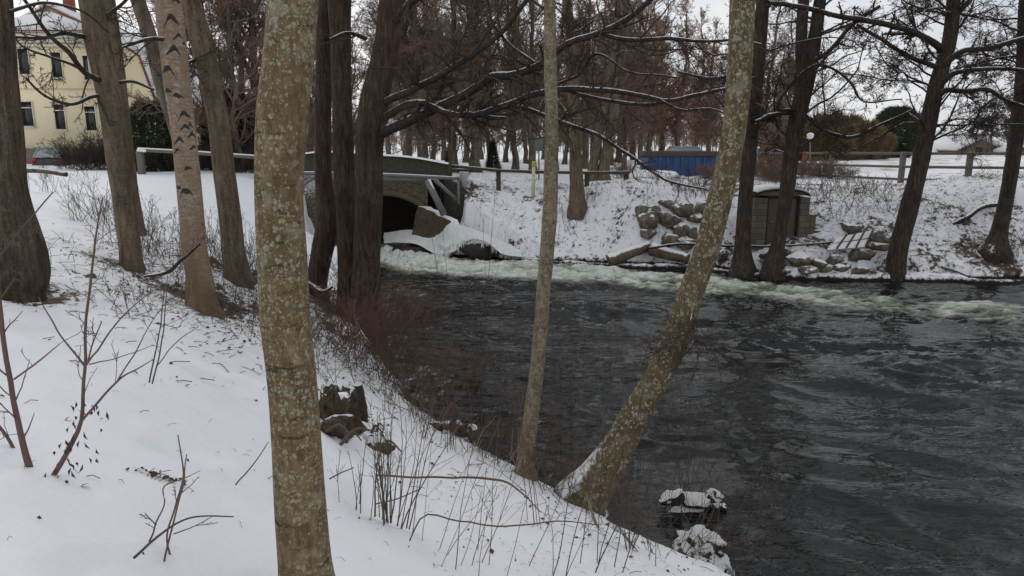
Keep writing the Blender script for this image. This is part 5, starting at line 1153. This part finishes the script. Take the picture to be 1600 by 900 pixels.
LB = ['rounded brown boulder at the top left of the rock heap', 'small dark boulder beside the snow path in the rock heap', 'large grey-brown boulder at the left of the rock heap', 'dark reddish boulder in the middle of the rock heap', 'wide flat tan boulder at the top of the rock heap', 'tan boulder at the right end of the rock heap by the leaning trunk', 'snow capped boulder in the middle of the heap', 'light brown boulder below the snow capped one', 'flat boulder half hidden near the leaning trunk', 'small flat stone above the rock heap', 'low boulder in the snow below the rock heap', 'snow dusted boulder just above the waterside logs', 'snow capped boulder left of the leaning trunk', 'long stone between the logs at the water', 'small stone at the foot of the bank right of the leaning trunk', 'small dark stone left of the dark upright trunk',
      'dark boulder in the slope above the pale boards', 'big brown boulder at the right of the pale boards', 'flat stone under the right end of the pale boards', 'snowy long boulder right of the forked trunk by the water', 'rounded stone in the waterside row below the boards', 'grey stone under the left end of the boards', 'angular grey stone below the boards at the water', 'small wet stone at the waterline below the boards', 'snowy stone right of the hut door trunk', 'tiny stone wedged between the waterside stones', 'stone nearest the right end of the waterside row', 'dark wet stone at the waterline, left of the boards', 'flat wet stone at the waterline below the boards', 'small stone between the two trunks by the hut', 'wet stone at the foot of the forked trunk', 'wet stone at the waterline left of the leaning dark trunk']
for i, (u, v, w_, h_) in enumerate(RK):
    g = og(u, v+h_*.42); k = axd(g)/F; lump('boulder', M['rock'], g+np.array([0, .1, h_*k*.30]), (w_*k*1.0, w_*k*.8, h_*k*1.1), 400+i, None, .2, 6, 1.6, label=LB[i], cat='rock', group='boulders on the far bank', rz=i*.7)
def log(name, pts, r, label, mt='bark_brown', cat='log', k=14, taper=.7):
    pp = np.array(pts, float); o_ = thing(name, pp[0], label, cat) if 0 else None
    Q = crom(pp, 30); Q += .02*np.stack([vn(Q*2, 1), vn(Q*2, 2), vn(Q*2, 3)], -1); mb = MB(); mb.tubes(Q, r*np.linspace(1, taper, 30), k, cap=True, disp=lambda b_, p_, a_: .10*fbm(b_*np.array([4, 4, 4])/max(r*4, .2), 3, 5))
    o = mb.build(name, M[mt], origin=pp[0]); tag(o, label, cat); return o
log('log', [P(950, 408, 26.8), P(985, 395, 26.9), P(1014, 383, 27.2)], .26, 'thick snow covered log leaning up the far bank at the water', 'bark_brown')
log('log', [P(1018, 388, 27.0), P(1045, 397, 26.6), P(1075, 404, 26.2)], .27, 'thick snow covered log sloping down to the water under the leaning trunk', 'bark_brown')
log('long_pole', [P(1012, 388, 26.4), P(1060, 381, 26.2), P(1130, 384, 25.8), P(1200, 385, 25.4), P(1290, 379, 25.2), P(1335, 373, 25.4)], .05, 'long thin pole lying along the bank past the hut', 'branch_dark', 'pole', 8)
log('fallen_branch', [P(1480, 356, 26.6), P(1505, 343, 26.5), P(1530, 326, 26.8), P(1575, 320, 27.4), P(1620, 322, 28)], .10, 'long bare branch lying left of the right edge trunk', 'branch_dark', 'branch', 8)
log('fallen_branch', [P(1505, 318, 27.6), P(1540, 333, 27.3), P(1600, 337, 27.2), P(1640, 338, 27)], .08, 'dark branch crossing behind the right edge trunk', 'branch_dark', 'branch', 8)
log('fallen_branch', [P(1470, 416, 24.6), P(1495, 424, 24.3), P(1512, 431, 24.0)], .05, 'short snowy stick at the waterline near the right edge', 'wood_grey', 'branch', 6)
# snowy pallet-like boards
q0, q1, q2, q3 = P(1291, 393, 24.7), P(1352, 388, 24.7), P(1364, 361, 25.25), P(1308, 373, 25.25)
bd = thing('board_panel', q0, 'snow covered grey boards nailed into a panel, lying on the waterside stones', 'boards')
ex_, ey_ = (q1-q0), (q3-q0); nn_ = np.cross(ex_, ey_); nn_ /= np.linalg.norm(nn_)
M['board_snow'] = plain('board_snow', (.36, .35, .32), .85, .2, 20, snow=.55)
for k in range(2):
    a_ = q0+ey_*(k*.52); c_ = a_+ey_*.46; c2 = q1+(q2-q1)*(k*.52)+(q2-q1)*.46; a2 = q1+(q2-q1)*(k*.52)
    mb = MB(); mb.add([*[x for x in (a_, a2, c2, c_)], *[x+nn_*.07 for x in (a_, a2, c2, c_)]], [[0, 3, 2, 1], [4, 5, 6, 7], [0, 1, 5, 4], [1, 2, 6, 5], [2, 3, 7, 6], [3, 0, 4, 7]]); mb.build('board', M['board_snow'], bd, smooth=False, bevel=.01)
for f_ in (.25, .5, .75, .99):
    a_ = q0+ex_*f_+nn_*.1; c_ = q3+(q2-q3)*f_+nn_*.1; mb = MB(); mb.beam(a_, c_, .045, .05); mb.build('batten', M['stem_brown'], bd, smooth=False)

# ------------------------------------------------------------------ near bank: stumps, clumps, sticks
g = og(540, 665); bd = thing('tree_stump', g, 'broken rotten tree stump with snow on it beside the nearest trunk', 'stump')
M['rot'] = bark('rot', (.02, .014, .010), (.085, .06, .04), (.24, .18, .12), snow=.7, vs=3, sc=16, bs=1.5, samt=.9)
rng = np.random.default_rng(9)
def stumpmesh(c, r, h_, seed, k=40):
    zz = np.linspace(-.15, 1, 26); a = np.arange(k)/k*2*math.pi; mb = MB(); V = []
    tp_ = h_*(1+.18*vn(np.stack([np.cos(a)*1.5, np.sin(a)*1.5, a*0], -1), seed)+.12*vn(np.stack([np.cos(a)*5, np.sin(a)*5, a*0], -1), seed+1)+.03*vn(np.stack([np.cos(a)*14, np.sin(a)*14, a*0], -1), seed+2))
    for z in zz:
        q = np.stack([np.cos(a), np.sin(a), a*0+z*2], -1); rr = r*(1+.35*np.exp(-max(z, 0)/.18)*(1+.4*np.sin(a*4))+.22*fbm(q*1.8, 4, seed+5)+.14*vn(q*[7, 7, 1.5], seed+7)-.1*z)
        V.append(np.stack([c[0]+rr*np.cos(a), c[1]+rr*np.sin(a), c[2]+z*tp_], -1))
    V.append(np.stack([c[0]+r*.75*np.cos(a), c[1]+r*.75*np.sin(a), c[2]+tp_*.95], -1)); V.append(np.stack([c[0]+r*.5*np.cos(a), c[1]+r*.5*np.sin(a), c[2]+0*a+h_*.72], -1)); V.append(np.stack([c[0]+r*.01*np.cos(a), c[1]+r*.01*np.sin(a), c[2]+0*a+h_*.66], -1))
    V = np.array(V); i = np.arange(len(V)-1)[:, None]*k+np.arange(k)[None]; j = np.arange(len(V)-1)[:, None]*k+(np.arange(k)+1)[None] % k; mb.add(V, np.stack([i, j, j+k, i+k], -1)); return mb
s1 = og(530, 668); stumpmesh(s1, .17, .38, 3).build('stump', M['rot'], bd)
p = og(562, 664); q = P(558, 600, p[1]+.05); mb = MB(); Q = crom(np.array([p-[0, 0, .1], (p*.6+q*.4)+[.02, 0, 0], q]), 20); mb.tubes(Q, np.linspace(.085, .055, 20), 18, cap=True, disp=lambda b_, p_, a_: .15*fbm(b_*12, 3, 8)); mb.build('snag', M['bark_dark'], bd)
lump('moss_clump', M['rot'], og(525, 676)+np.array([0, 0, .05]), (.36, .25, .22), 21, bd, .3)
lump('snow_patch', M['snow_obj'], s1+np.array([.02, -.02, .31]), (.24, .22, .10), 23, bd, .2)
lump('root_mass', M['rot'], og(590, 700)+np.array([0, 0, .02]), (.30, .22, .16), 22, bd, .35)
for k in range(10):
    a = og(rng.uniform(505, 600), rng.uniform(670, 705)); c = a+np.array([rng.uniform(-.25, .3), rng.uniform(-.2, .1), rng.uniform(.0, .12)]); mb = MB(); Q = crom(np.array([a, (a+c)/2+[0, 0, .08], c-[0, 0, .02]]), 10); mb.tubes(Q, np.linspace(.018, .006, 10), 6); mb.build('root', M['stem_brown'], bd)
g = og(725, 690); b2 = thing('driftwood', g, 'knobbly snow capped driftwood log at the water edge in the middle of the near bank', 'driftwood')
for (u, v, Dm, sd) in [(716, 668, (.22, .2, .24), 31), (738, 676, (.22, .2, .22), 32), (700, 678, (.3, .18, .12), 33), (728, 692, (.38, .2, .13), 34)]:
    a = P(u, v, g[1]+.1); lump('knot', M['rot'], a, Dm, sd, b2, .2)
mb = MB(); Q = crom(np.array([P(640, 652, g[1]+.5), P(670, 663, g[1]+.35), P(705, 668, g[1]+.15)]), 20); mb.tubes(Q, np.linspace(.05, .09, 20), 12, cap=True, disp=lambda b_, p_, a_: .2*fbm(b_*8, 3, 2)); mb.build('log', M['rot'], b2)
# mossy snow covered stones standing in the water
M['moss_rock'] = bark('moss_rock', (.012, .014, .008), (.045, .042, .022), (.10, .085, .055), snow=.30, vs=1, sc=22, bs=1.5, samt=1.1)
def pz(u, v, z): return Pz(u, v, z)
g = pz(1080, 800, 0); b3 = thing('root_clump', g, 'clump of snowy mossy roots standing in the water right of the leaning trunk', 'root clump')
for (u, v, z, Dm, sd, rx) in [(1052, 778, .18, (.42, .22, .18), 41, -.3), (1085, 782, .12, (.40, .28, .22), 42, 0), (1112, 778, .14, (.26, .22, .22), 43, .2), (1075, 795, .0, (.6, .32, .14), 44, 0), (1120, 792, .05, (.22, .2, .14), 45, 0)]:
    lump('mossy_lump', M['moss_rock'], pz(u, v, z), Dm, sd, b3, .32, 5, 1.8, rx=rx)
g = pz(1095, 880, 0); b4 = thing('shore_boulder', g, 'large mossy boulder under lumpy snow with icicles in the lower right of the near bank', 'rock')
for (u, v, z, Dm, sd, rx) in [(1095, 862, .18, (.60, .42, .46), 51, .5), (1070, 845, .26, (.30, .3, .22), 52, 0), (1112, 888, .08, (.46, .34, .36), 53, .5), (1055, 885, .08, (.4, .3, .25), 54, 0)]:
    lump('snowy_lump', M['moss_rock'] if sd != 54 else M['rot'], pz(u, v, z), Dm, sd, b4, .26, 6, 1.7, rx=rx)
for k in range(9):
    a = pz(1118+k*3.5, 868+k*3.0, .22-.01*k); mb = MB(); zz = np.linspace(0, 1, 4); mb.tubes(np.stack([a[0]+zz*.03, a[1]+0*zz, a[2]-zz*.16], -1), .012*(1-zz)+.001, 5); mb.build('icicle', ice_m, b4)
for (u, v, s_, lab) in [(1000, 815, .14, 'snow capped clod on the bank edge below the leaning trunk'), (975, 800, .1, 'small snowy clod at the foot of the leaning trunk')]:
    g = og(u, v); lump('earth_clod', M['rot'], g+np.array([0, 0, .02]), (s_*1.8, s_*1.2, s_*1.2), int(u), None, .3, label=lab, cat='clod')
g = og(135, 432); o = log('cut_log', [P(115, 422, g[1]), P(142, 436, g[1]-.25)], .075, 'short cut log half sunk in the snow near the left trunk', 'bark_brown', 'log', 12, 1)
log('fallen_branch', [P(30, 266, 9.5), P(70, 268, 9.4), P(105, 273, 9.3)], .035, 'short cut branch stub pointing right behind the left edge trunk', 'bark_brown', 'branch', 8, .9)
# ---- near stems and saplings, each traced stem given its own distance
def sap(name, label, stems, mt, seed, cat='sapling', tw=3, twl=.25, leaf=0, brown=0, k=7, tr=.35, mr=.0016):
    """stems: lists of (u, v, width px, distance)"""
    rng = np.random.default_rng(seed); f = stems[0][0]; root = thing(name, P(f[0], f[1], f[3]), label, cat)
    S_, R_ = [], []
    mb = MB()
    for st in stems:
        q = np.array([[*P(u, v, yy), 0] for u, v, w_, yy in st]); q[:, 3] = [w_*.42/F*axd(q[i]) for i, (_, _, w_, _) in enumerate(st)]
        Q = crom(q, 24); Q[:, :3] += .004*np.stack([vn(Q[:, :3]*9, 1), vn(Q[:, :3]*9, 2), vn(Q[:, :3]*9, 3)], -1); mb.tubes(Q[:, :3], np.maximum(Q[:, 3], .0012), k); S_.append(Q[:, :3]); R_.append(np.maximum(Q[:, 3], .0012))
    if not tw: mb.build('stem', M[mt], root)
    if tw:
        P2, R2 = spawn(rng, np.stack(S_), np.stack(R_), tw, .25, 1, (30, 60), nseg=5, absL=twl, wander=.14, up=.06, rr=tr, minr=mr)
        if len(P2):
            mb.tubes(P2, R2, 4); P3, R3 = spawn(rng, P2, R2, 2.5, .3, 1, (30, 60), ln=.4, nseg=3, wander=.15, up=.05, rr=.6, minr=mr*.8)
            if len(P3): mb.tubes(P3, R3, 3)
        mb.build('stem', M[mt], root)
    if leaf:
        mb = MB(); A_ = S_[0][2:9]
        for _ in range(leaf):
            c = A_[rng.integers(len(A_))]+rng.normal(size=3)*[.045, .03, .03]+[.0, 0, -.05]; d = np.array([rng.normal()*.3, rng.normal()*.3, -1]); d = d/np.linalg.norm(d)*rng.uniform(.025, .055); s_ = np.cross(d, rng.normal(size=3)); s_ = s_/np.linalg.norm(s_)*.007
            cu = np.cross(s_, d); cu = cu/np.linalg.norm(cu)*.008; mb.add([c, c+d*.5+s_+cu, c+d, c+d*.5-s_+cu], [[0, 1, 2, 3]]); mb.add([c, c+d*.5-s_+cu, c+d, c+d*.35], [[0, 1, 2, 3]])
        mb.build('dead_leaves', M['leaf'], root)
    return root
sap('sapling', 'purplish sapling with curled dead leaves in the left foreground, thicker of two', [[(52, 755, 15, 3.35), (40, 710, 12, 3.35), (24, 640, 10, 3.4), (10, 560, 9, 3.4), (-2, 460, 8, 3.4), (-8, 380, 6, 3.4)], [(22, 592, 3.5, 3.4), (60, 565, 3, 3.3), (95, 537, 1.5, 3.25)], [(34, 690, 3, 3.38), (48, 660, 2, 3.3), (53, 645, 1, 3.3)], [(28, 716, 7, 3.5), (15, 690, 6, 3.5), (-10, 655, 6, 3.5)], [(18, 592, 4, 3.4), (0, 578, 3, 3.4), (-12, 560, 2, 3.4)]], 'stem_purple', 61, tw=2, k=10)
sap('sapling', 'tall forked purple sapling in the left foreground with a V of side shoots', [[(76, 755, 10, 3.3), (100, 715, 9, 3.3), (118, 680, 8, 3.3), (127, 655, 7, 3.3), (130, 600, 6, 3.3), (134, 565, 5.5, 3.3), (134, 500, 5, 3.3), (142, 440, 4.5, 3.3), (150, 370, 3.5, 3.3), (160, 310, 2, 3.3)],
    [(127, 658, 5, 3.3), (150, 632, 4.5, 3.25), (175, 605, 4, 3.2), (190, 590, 3.5, 3.15), (215, 575, 2.5, 3.1), (240, 560, 1.5, 3.1)], [(134, 570, 4, 3.3), (150, 550, 3.5, 3.2), (175, 515, 3, 3.1), (200, 485, 2.5, 3.05), (245, 450, 1.2, 3)], [(132, 570, 4, 3.3), (115, 548, 3.5, 3.35), (98, 528, 3, 3.4), (78, 495, 2.5, 3.45), (60, 465, 1.5, 3.5)],
    [(185, 593, 3, 3.15), (205, 560, 2.5, 3.1), (222, 530, 2, 3.1), (245, 490, 1.5, 3.1), (262, 470, 1, 3.1)], [(138, 562, 3, 3.3), (148, 530, 2.5, 3.25), (158, 505, 2, 3.2)], [(140, 568, 2.5, 3.3), (180, 560, 2, 3.2), (215, 548, 1.5, 3.1), (240, 538, 1, 3.1)]], 'stem_purple', 62, tw=2.2, leaf=45, k=10)
sap('sapling', 'low forked dark shoot with many side twigs, lower left foreground', [[(270, 878, 4, 2.85), (262, 850, 3.5, 2.85), (275, 790, 3.5, 2.8), (286, 745, 3, 2.8), (284, 710, 2.5, 2.8), (278, 680, 2, 2.8)], [(255, 882, 4, 2.8), (268, 830, 3.5, 2.8), (285, 760, 3, 2.75), (293, 710, 2, 2.7)], [(220, 870, 4, 2.9), (236, 840, 3.5, 2.9), (245, 815, 3, 2.85), (258, 780, 2.5, 2.85), (255, 768, 2.5, 2.85), (285, 748, 2, 2.8), (312, 735, 1, 2.8)], [(245, 820, 2.5, 2.85), (228, 803, 2, 2.85)], [(272, 835, 2.5, 2.8), (300, 825, 2, 2.75), (335, 806, 1.2, 2.7)]], 'stem_purple', 63, tw=2, twl=.14)
log('fallen_stick', [og(202, 886)+np.array([0, 0, .015]), og(240, 868)+np.array([0, 0, .05]), og(300, 855)+np.array([0, 0, .11]), P(365, 812, og(365, 860)[1])], .006, 'long curved brown stick lying in the snow, lower left', 'stem_brown', 'stick', 8, .5)
sap('sapling', 'pair of thin straight dark shoots in the snow left of the nearest trunk', [[(233, 598, 3, 4.9), (243, 550, 2.6, 4.9), (252, 500, 2.2, 4.9), (258, 440, 1.5, 4.9)], [(238, 600, 3, 4.85), (250, 550, 2.6, 4.85), (258, 490, 2, 4.85), (262, 430, 1.3, 4.85)], [(247, 570, 2, 4.9), (275, 535, 1.8, 4.8), (310, 510, 1.2, 4.7)]], 'stem_brown', 64, tw=4, twl=.5)
# ---- clumps of shoots on the near bank (each clump one plant)
def clump(u, v, n, hpx, mt, label, seed, spread=.12, foot=.05, r=.004, lean=(0, 0), name='bare_shrub', lev=(3, 0), cat='shrub', arch=0, z=None, twl=.35, twr=.6, mr=.0018, group=None):
    rng = np.random.default_rng(seed); g = og(u, v) if z is None else Pz(u, v, z); k = axd(g)/F; H = hpx*k
    root = thing(name, g, label, cat, group)
    s = g+np.stack([rng.normal(size=n)*foot, rng.normal(size=n)*foot, np.full(n, -.04)], -1)
    if z is None: s[:, 2] = height(s[:, 0], s[:, 1], False)-.04
    d = np.stack([rng.normal(size=n)*spread+lean[0], rng.normal(size=n)*spread+lean[1], np.ones(n)], -1)
    P1, R1 = grow(rng, s, d, rng.uniform(.45, 1.05, n)*H, r*rng.uniform(.6, 1.2, n), 8, .045, arch, .35, mr); mb = MB(); mb.tubes(P1, R1, 5)
    if lev[0]:
        P2, R2 = spawn(rng, P1, R1, lev[0], .3, 1, (20, 50), ln=twl, nseg=4, wander=.1, up=.04, rr=twr, minr=mr*.8)
        if len(P2):
            mb.tubes(P2, R2, 3)
            if lev[1]:
                P3, R3 = spawn(rng, P2, R2, lev[1], .2, 1, (20, 50), ln=.5, nseg=3, wander=.12, up=.03, rr=.7, minr=mr*.7)
                if len(P3): mb.tubes(P3, R3, 3)
    mb.build('stems', M[mt], root)
    return root
clump(601, 806, 16, 190, 'stem_brown', 'clump of upright brown shoots right of the nearest trunk', 1, .09, .05, .006)
clump(625, 815, 9, 240, 'stem_purple', 'taller shoots leaning right out of the brown clump in the foreground', 2, .06, .05, .005, (.22, 0))
clump(560, 790, 6, 120, 'stem_brown', 'thin clump of short shoots just right of the nearest trunk', 3, .08, .05, .004, (.12, 0))
clump(705, 860, 5, 230, 'stem_tan', 'few pale leaning stalks at the bottom centre', 4, .12, .12, .0035, (.3, 0))
clump(745, 890, 6, 260, 'stem_brown', 'loose shoots leaning right at the bottom centre', 5, .12, .16, .0035, (.28, 0))
clump(830, 890, 6, 280, 'stem_brown', 'loose thin shoots on the snow in front of the slender trunk', 6, .10, .15, .004, (.15, 0))
clump(840, 822, 4, 300, 'stem_brown', 'dark upright shoots right of the slender trunk', 7, .08, .1, .005, (-.05, 0), lev=(4, 2))
clump(975, 900, 6, 560, 'twig_dark', 'tall dark thin shoots on the bank edge right of the leaning trunk', 8, .07, .15, .006, (.12, 0), lev=(7, 4), twl=.22)
clump(955, 815, 7, 110, 'stem_tan', 'tuft of pale broken stalks at the foot of the leaning trunk', 9, .3, .08, .004)
clump(1010, 870, 26, 170, 'stem_brown', 'tangle of brown twigs on the bank edge at the bottom', 10, .45, .18, .004, (.1, 0), lev=(5, 3), arch=-.03)
clump(1060, 880, 18, 200, 'stem_red', 'reddish tangle of shoots growing over the snowy boulder', 11, .5, .25, .004, (.25, 0), lev=(5, 3), z=.2, arch=-.03)
clump(1130, 850, 10, 200, 'stem_red', 'thin reddish shoots rising from the water beyond the snowy boulder', 12, .4, .3, .0035, (.15, 0), lev=(5, 3), z=0)
clump(1060, 790, 16, 210, 'twig_dark', 'dark thin twigs rising from the mossy root clump', 13, .4, .25, .0035, (0, 0), lev=(5, 3), z=0)
clump(870, 765, 26, 170, 'stem_red', 'reddish bush between the slender trunk and the leaning trunk', 14, .4, .2, .004, (.05, 0), lev=(6, 4), z=.3)
clump(790, 735, 22, 160, 'stem_brown', 'brown bush at the water left of the slender trunk', 15, .4, .22, .004, (0, 0), lev=(6, 4), z=.3)
for i, (u, v, h_) in enumerate([(650, 662, 80), (685, 690, 90), (760, 712, 90), (790, 728, 80), (860, 765, 80), (885, 780, 70), (945, 800, 80), (985, 815, 90), (1020, 840, 100), (1060, 860, 100), (600, 615, 90), (570, 590, 80)]):
    clump(u, v, 20, h_*1.1, 'stem_brown', 'tangled brown twigs along the near water edge, %s clump counted from the stump' % (NUM[i]) if i not in (10, 11) else 'tangled brown twigs behind the stump at the near water edge, %s clump' % ['right', 'left'][i-10], 1300+i, .5, .22, .0045, (.12, .1), lev=(5, 4), mr=.0022, arch=-.04, group='tangled twigs along the near water edge')
for i, (u, v, h_) in enumerate([(500, 470, 90), (470, 520, 90), (395, 440, 90), (420, 470, 90), (395, 540, 70), (510, 600, 80), (480, 560, 90), (515, 500, 80), (330, 440, 70), (280, 440, 60)]):
    clump(u, v, 12, h_*1.15, 'stem_brown', 'dry twiggy scrub on the bank between the nearest trunk and the dark trunks, %s clump' % NUM[i], 1200+i, .45, .2, .005, lev=(5, 3), mr=.0026, arch=-.03, group='dry scrub beside the dark trunks')
# the rust coloured thicket along the near edge
TH = [(560, 545, 150), (590, 575, 160), (610, 600, 165), (640, 625, 160), (575, 520, 120), (600, 540, 140), (535, 560, 110), (655, 645, 130), (690, 660, 140), (620, 560, 140), (730, 668, 120), (540, 520, 90), (512, 545, 80)]
for i, (u, v, h_) in enumerate(TH):
    clump(u, v, 32, h_*1.05, 'stem_red', 'rust coloured waterside bush in the thicket below the dark trunks, %s from the far end' % NUM[i], 700+i, .42, .32, .006, (.30, -.1), lev=(6, 4), arch=-.035, mr=.0028, group='rust coloured thicket at the water')
# fine tall shoots standing before the water
for i, (u, v, h_, lab) in enumerate([(700, 700, 420, 'tall hair thin shoot rising from the driftwood'), (765, 720, 460, 'tall hair thin shoots just left of the slender trunk'), (885, 770, 330, 'fine shoots between the slender and the leaning trunk'), (1000, 800, 330, 'fine hanging shoots right of the leaning trunk')]):
    clump(u, v, 4, h_, 'twig_dark', lab, 800+i, .05, .12, .005, (0, 0), lev=(6, 3), twl=.2)
# scrub on the snow slope at the left and behind the trunks
SC = [(125, 345, 60), (150, 340, 70), (165, 350, 60), (175, 385, 80), (225, 395, 60), (245, 400, 80), (262, 400, 70), (345, 400, 60), (330, 420, 80), (355, 430, 60), (390, 420, 60), (385, 465, 90), (395, 500, 90), (375, 520, 80), (340, 380, 60), (70, 300, 50), (310, 470, 50), (200, 480, 50), (390, 400, 70), (210, 360, 50)]
for i, (u, v, h_) in enumerate(SC):
    clump(u, v, 15, h_*1.25, 'stem_brown', 'thin leafless scrub on the snow slope among the left trunks, %s clump' % NUM[i], 900+i, .35, .18, .005, lev=(4, 2), mr=.003, arch=-.02, group='thin scrub among the left trunks')
# scrub on the far bank
for i, (u, v, h_) in enumerate([(1240, 300, 22), (1275, 305, 26), (1310, 300, 28), (1345, 300, 28), (1370, 310, 24), (1290, 325, 22), (1340, 325, 22), (1400, 330, 18), (1090, 300, 30), (1060, 305, 28), (1030, 312, 26), (1120, 295, 30), (900, 328, 26), (885, 330, 22), (1575, 395, 26), (1590, 400, 26)]):
    clump(u, v, 30, h_*1.3, 'stem_brown', 'low dry brown scrub poking through the snow of the far bank, %s clump' % NUM[i], 950+i, .5, .6, .010, lev=(3, 0), mr=.006, group='dry scrub on the far bank')
# foreground sticks
ST = [(370, 758, 418, 690, 'thin stick leaning in the snow left of the nearest trunk', 3.6), (203, 598, 0, 0, '', 0)]
sap('fallen_stick', 'thin stick leaning out of the snow left of the nearest trunk', [[(368, 757, 3, 3.4), (392, 730, 2.5, 3.3), (420, 690, 1.5, 3.2)]], 'stem_purple', 71, 'stick', tw=0)
sap('fallen_stick', 'bare twig slanting on the snow right of the nearest trunk', [[(515, 748, 3, 3.5), (530, 740, 2.5, 3.5), (552, 731, 2, 3.45)]], 'stem_brown', 72, 'stick', tw=0)
sap('fallen_stick', 'reddish broken stem lying nearly level across the foreground shoots', [[(588, 742, 3.5, 3.6), (650, 746, 4, 3.7), (710, 746, 4, 3.9), (760, 748, 4.5, 4.1), (790, 753, 4, 4.2), (812, 768, 3, 4.3), (845, 800, 2, 4.3)]], 'stem_red', 73, 'stick', tw=2)
sap('fallen_stick', 'bent reddish stem forming a low arch over the snow, bottom centre', [[(640, 845, 3, 3.0), (648, 825, 3, 3.0), (656, 810, 3, 3.05), (720, 816, 3, 3.2), (800, 822, 3, 3.4), (870, 815, 2.5, 3.6), (940, 820, 1.5, 3.8)]], 'stem_red', 74, 'stick', tw=1)
sap('fallen_stick', 'thin twig lying by the brown clump with small side shoots', [[(588, 788, 2.5, 3.25), (620, 780, 2.5, 3.25), (655, 765, 1.5, 3.25)]], 'stem_brown', 75, 'stick', tw=2, twl=.1)
sap('fallen_stick', 'pale barkless stick slanting at the foot of the leaning trunk', [[(945, 855, 5, 6.7), (930, 815, 5.5, 6.9), (915, 768, 4, 7.1)]], 'stem_tan', 76, 'stick', tw=0)
sap('fallen_stick', 'thin straight stick leaning near the left edge of the slope', [[(-5, 405, 3, 5), (40, 350, 3, 5), (83, 300, 2.2, 5)]], 'stem_brown', 77, 'stick', tw=0)
sap('fallen_branch', 'gnarled branch lying across the foot of the birch', [[(225, 432, 5, 9.6), (262, 425, 7, 9.5), (285, 405, 6, 9.4), (300, 393, 4, 9.3), (312, 382, 3, 9.2)]], 'branch_dark', 78, 'branch', tw=5, twl=.5)
sap('fallen_branch', 'curved snowy branch hanging at the foot of the dark trunks', [[(555, 468, 4, 12), (553, 490, 5, 12), (562, 515, 5, 11.8), (575, 535, 4, 11.6), (583, 550, 3, 11.5)]], 'wood_grey', 79, 'branch', tw=3)
sap('fallen_branch', 'thick broken root at the left of the dark trunks', [[(475, 440, 12, 13.5), (492, 450, 11, 13.5), (505, 456, 9, 13.4), (520, 448, 5, 13.4)]], 'bark_dark', 80, 'root', tw=2)
# leaves, twigs and clods scattered over the snow: uncountable
rng = np.random.default_rng(33); mb = MB()
def scatter(n, cx, cy, sx, sy, size, mbb, twig=.35):
    x = cx+rng.normal(size=n)*sx; y = cy+rng.normal(size=n)*sy; z = height(x, y); ok = (sdist(x, y) > .05) & (y > 1.2); x, y, z = x[ok], y[ok], z[ok]; n = len(x)
    c = np.stack([x, y, z+.008], -1); a = rng.uniform(0, 2*math.pi, n); s = rng.uniform(.5, 1.3, n)*size
    isT = rng.random(n) < twig
    d = np.stack([np.cos(a), np.sin(a), rng.uniform(-.15, .25, n)], -1)*s[:, None]; e = np.stack([-np.sin(a), np.cos(a), rng.uniform(-.4, .4, n)], -1)*s[:, None]*.35
    L = ~isT; cc_ = c[L]; V = np.stack([cc_-d[L]*.5, cc_+e[L]+[0, 0, .004], cc_+d[L]*.5+[0, 0, .01], cc_-e[L]+[0, 0, .012]], 1); k = len(cc_); mbb.add(V, np.arange(4*k).reshape(k, 4))
    if isT.any():
        q = c[isT]; dd = d[isT]*rng.uniform(1.5, 5, isT.sum())[:, None]; pts = np.stack([q-dd*.5, q+[0, 0, .012], q+dd*.5], 1); mbb.tubes(pts, np.full((len(q), 3), size*.07), 3)
for hx, hy, r, a in HERO[1:]: scatter(int(260*a*max(r, .4)), hx, hy, r*.9, r*.7, .05, mb)
for i in range(26): scatter(60, *og(rng.uniform(200, 420), rng.uniform(390, 500))[:2], .7, .5, .05, mb, .6)
scatter(70, -2.5, 6, 2.5, 2.2, .035, mb, .5); scatter(160, -6.5, 12, 3, 3.5, .05, mb, .6); scatter(700, -3, 12.5, .9, 3, .06, mb, .5); scatter(160, .9, 6.7, .9, .6, .04, mb, .5)
scatter(50, *og(245, 745)[:2], .07, .03, .03, mb, .2)
scatter(2600, 13, 26.5, 5, 1.6, .08, mb, .35); scatter(900, 4, 29.5, 4, 2, .07, mb, .4); scatter(400, 0, 5.0, 1.5, 1.2, .018, mb, .5)
o = mb.build('leaf_litter', M['leaf'], origin=(0, 10, 2)); tag(o, 'brown dead leaves and twig bits scattered on the snow under the trees', 'leaf litter', kind='stuff')
# dry grass standing on the far bank and at the foot of the near trees
mb = MB(); n = 5200
x = np.concatenate([rng.uniform(4.5, 22, 2600), rng.normal(1, 3, 1200), rng.uniform(-8, -2.5, 700), rng.normal(9, 2.5, 700)]); y = np.concatenate([rng.uniform(24, 31, 2600), rng.normal(30, 2, 1200), rng.uniform(9, 18, 700), rng.normal(32.5, 1.5, 700)])
ok = (sdist(x, y) > .15) & (fbm(xyz(x*.8, y*.8), 3, 8) > -.08); x, y = x[ok], y[ok]; n = len(x); s = np.stack([x, y, height(x, y)-.02], -1)
P1, R1 = grow(rng, s, np.stack([rng.normal(size=n)*.5, rng.normal(size=n)*.5, np.ones(n)], -1), rng.uniform(.12, .35, n), np.full(n, .006), 4, .15, -.15, .3, .003); mb.tubes(P1, R1, 3)
o = mb.build('dry_grass', M['stem_tan'] if 0 else plain('dry_grass', (.14, .10, .06), .9, .4, 20, bs=0), origin=(5, 28, 1)); tag(o, 'dry brown grass blades sticking out of the snow on the banks', 'grass', kind='stuff')
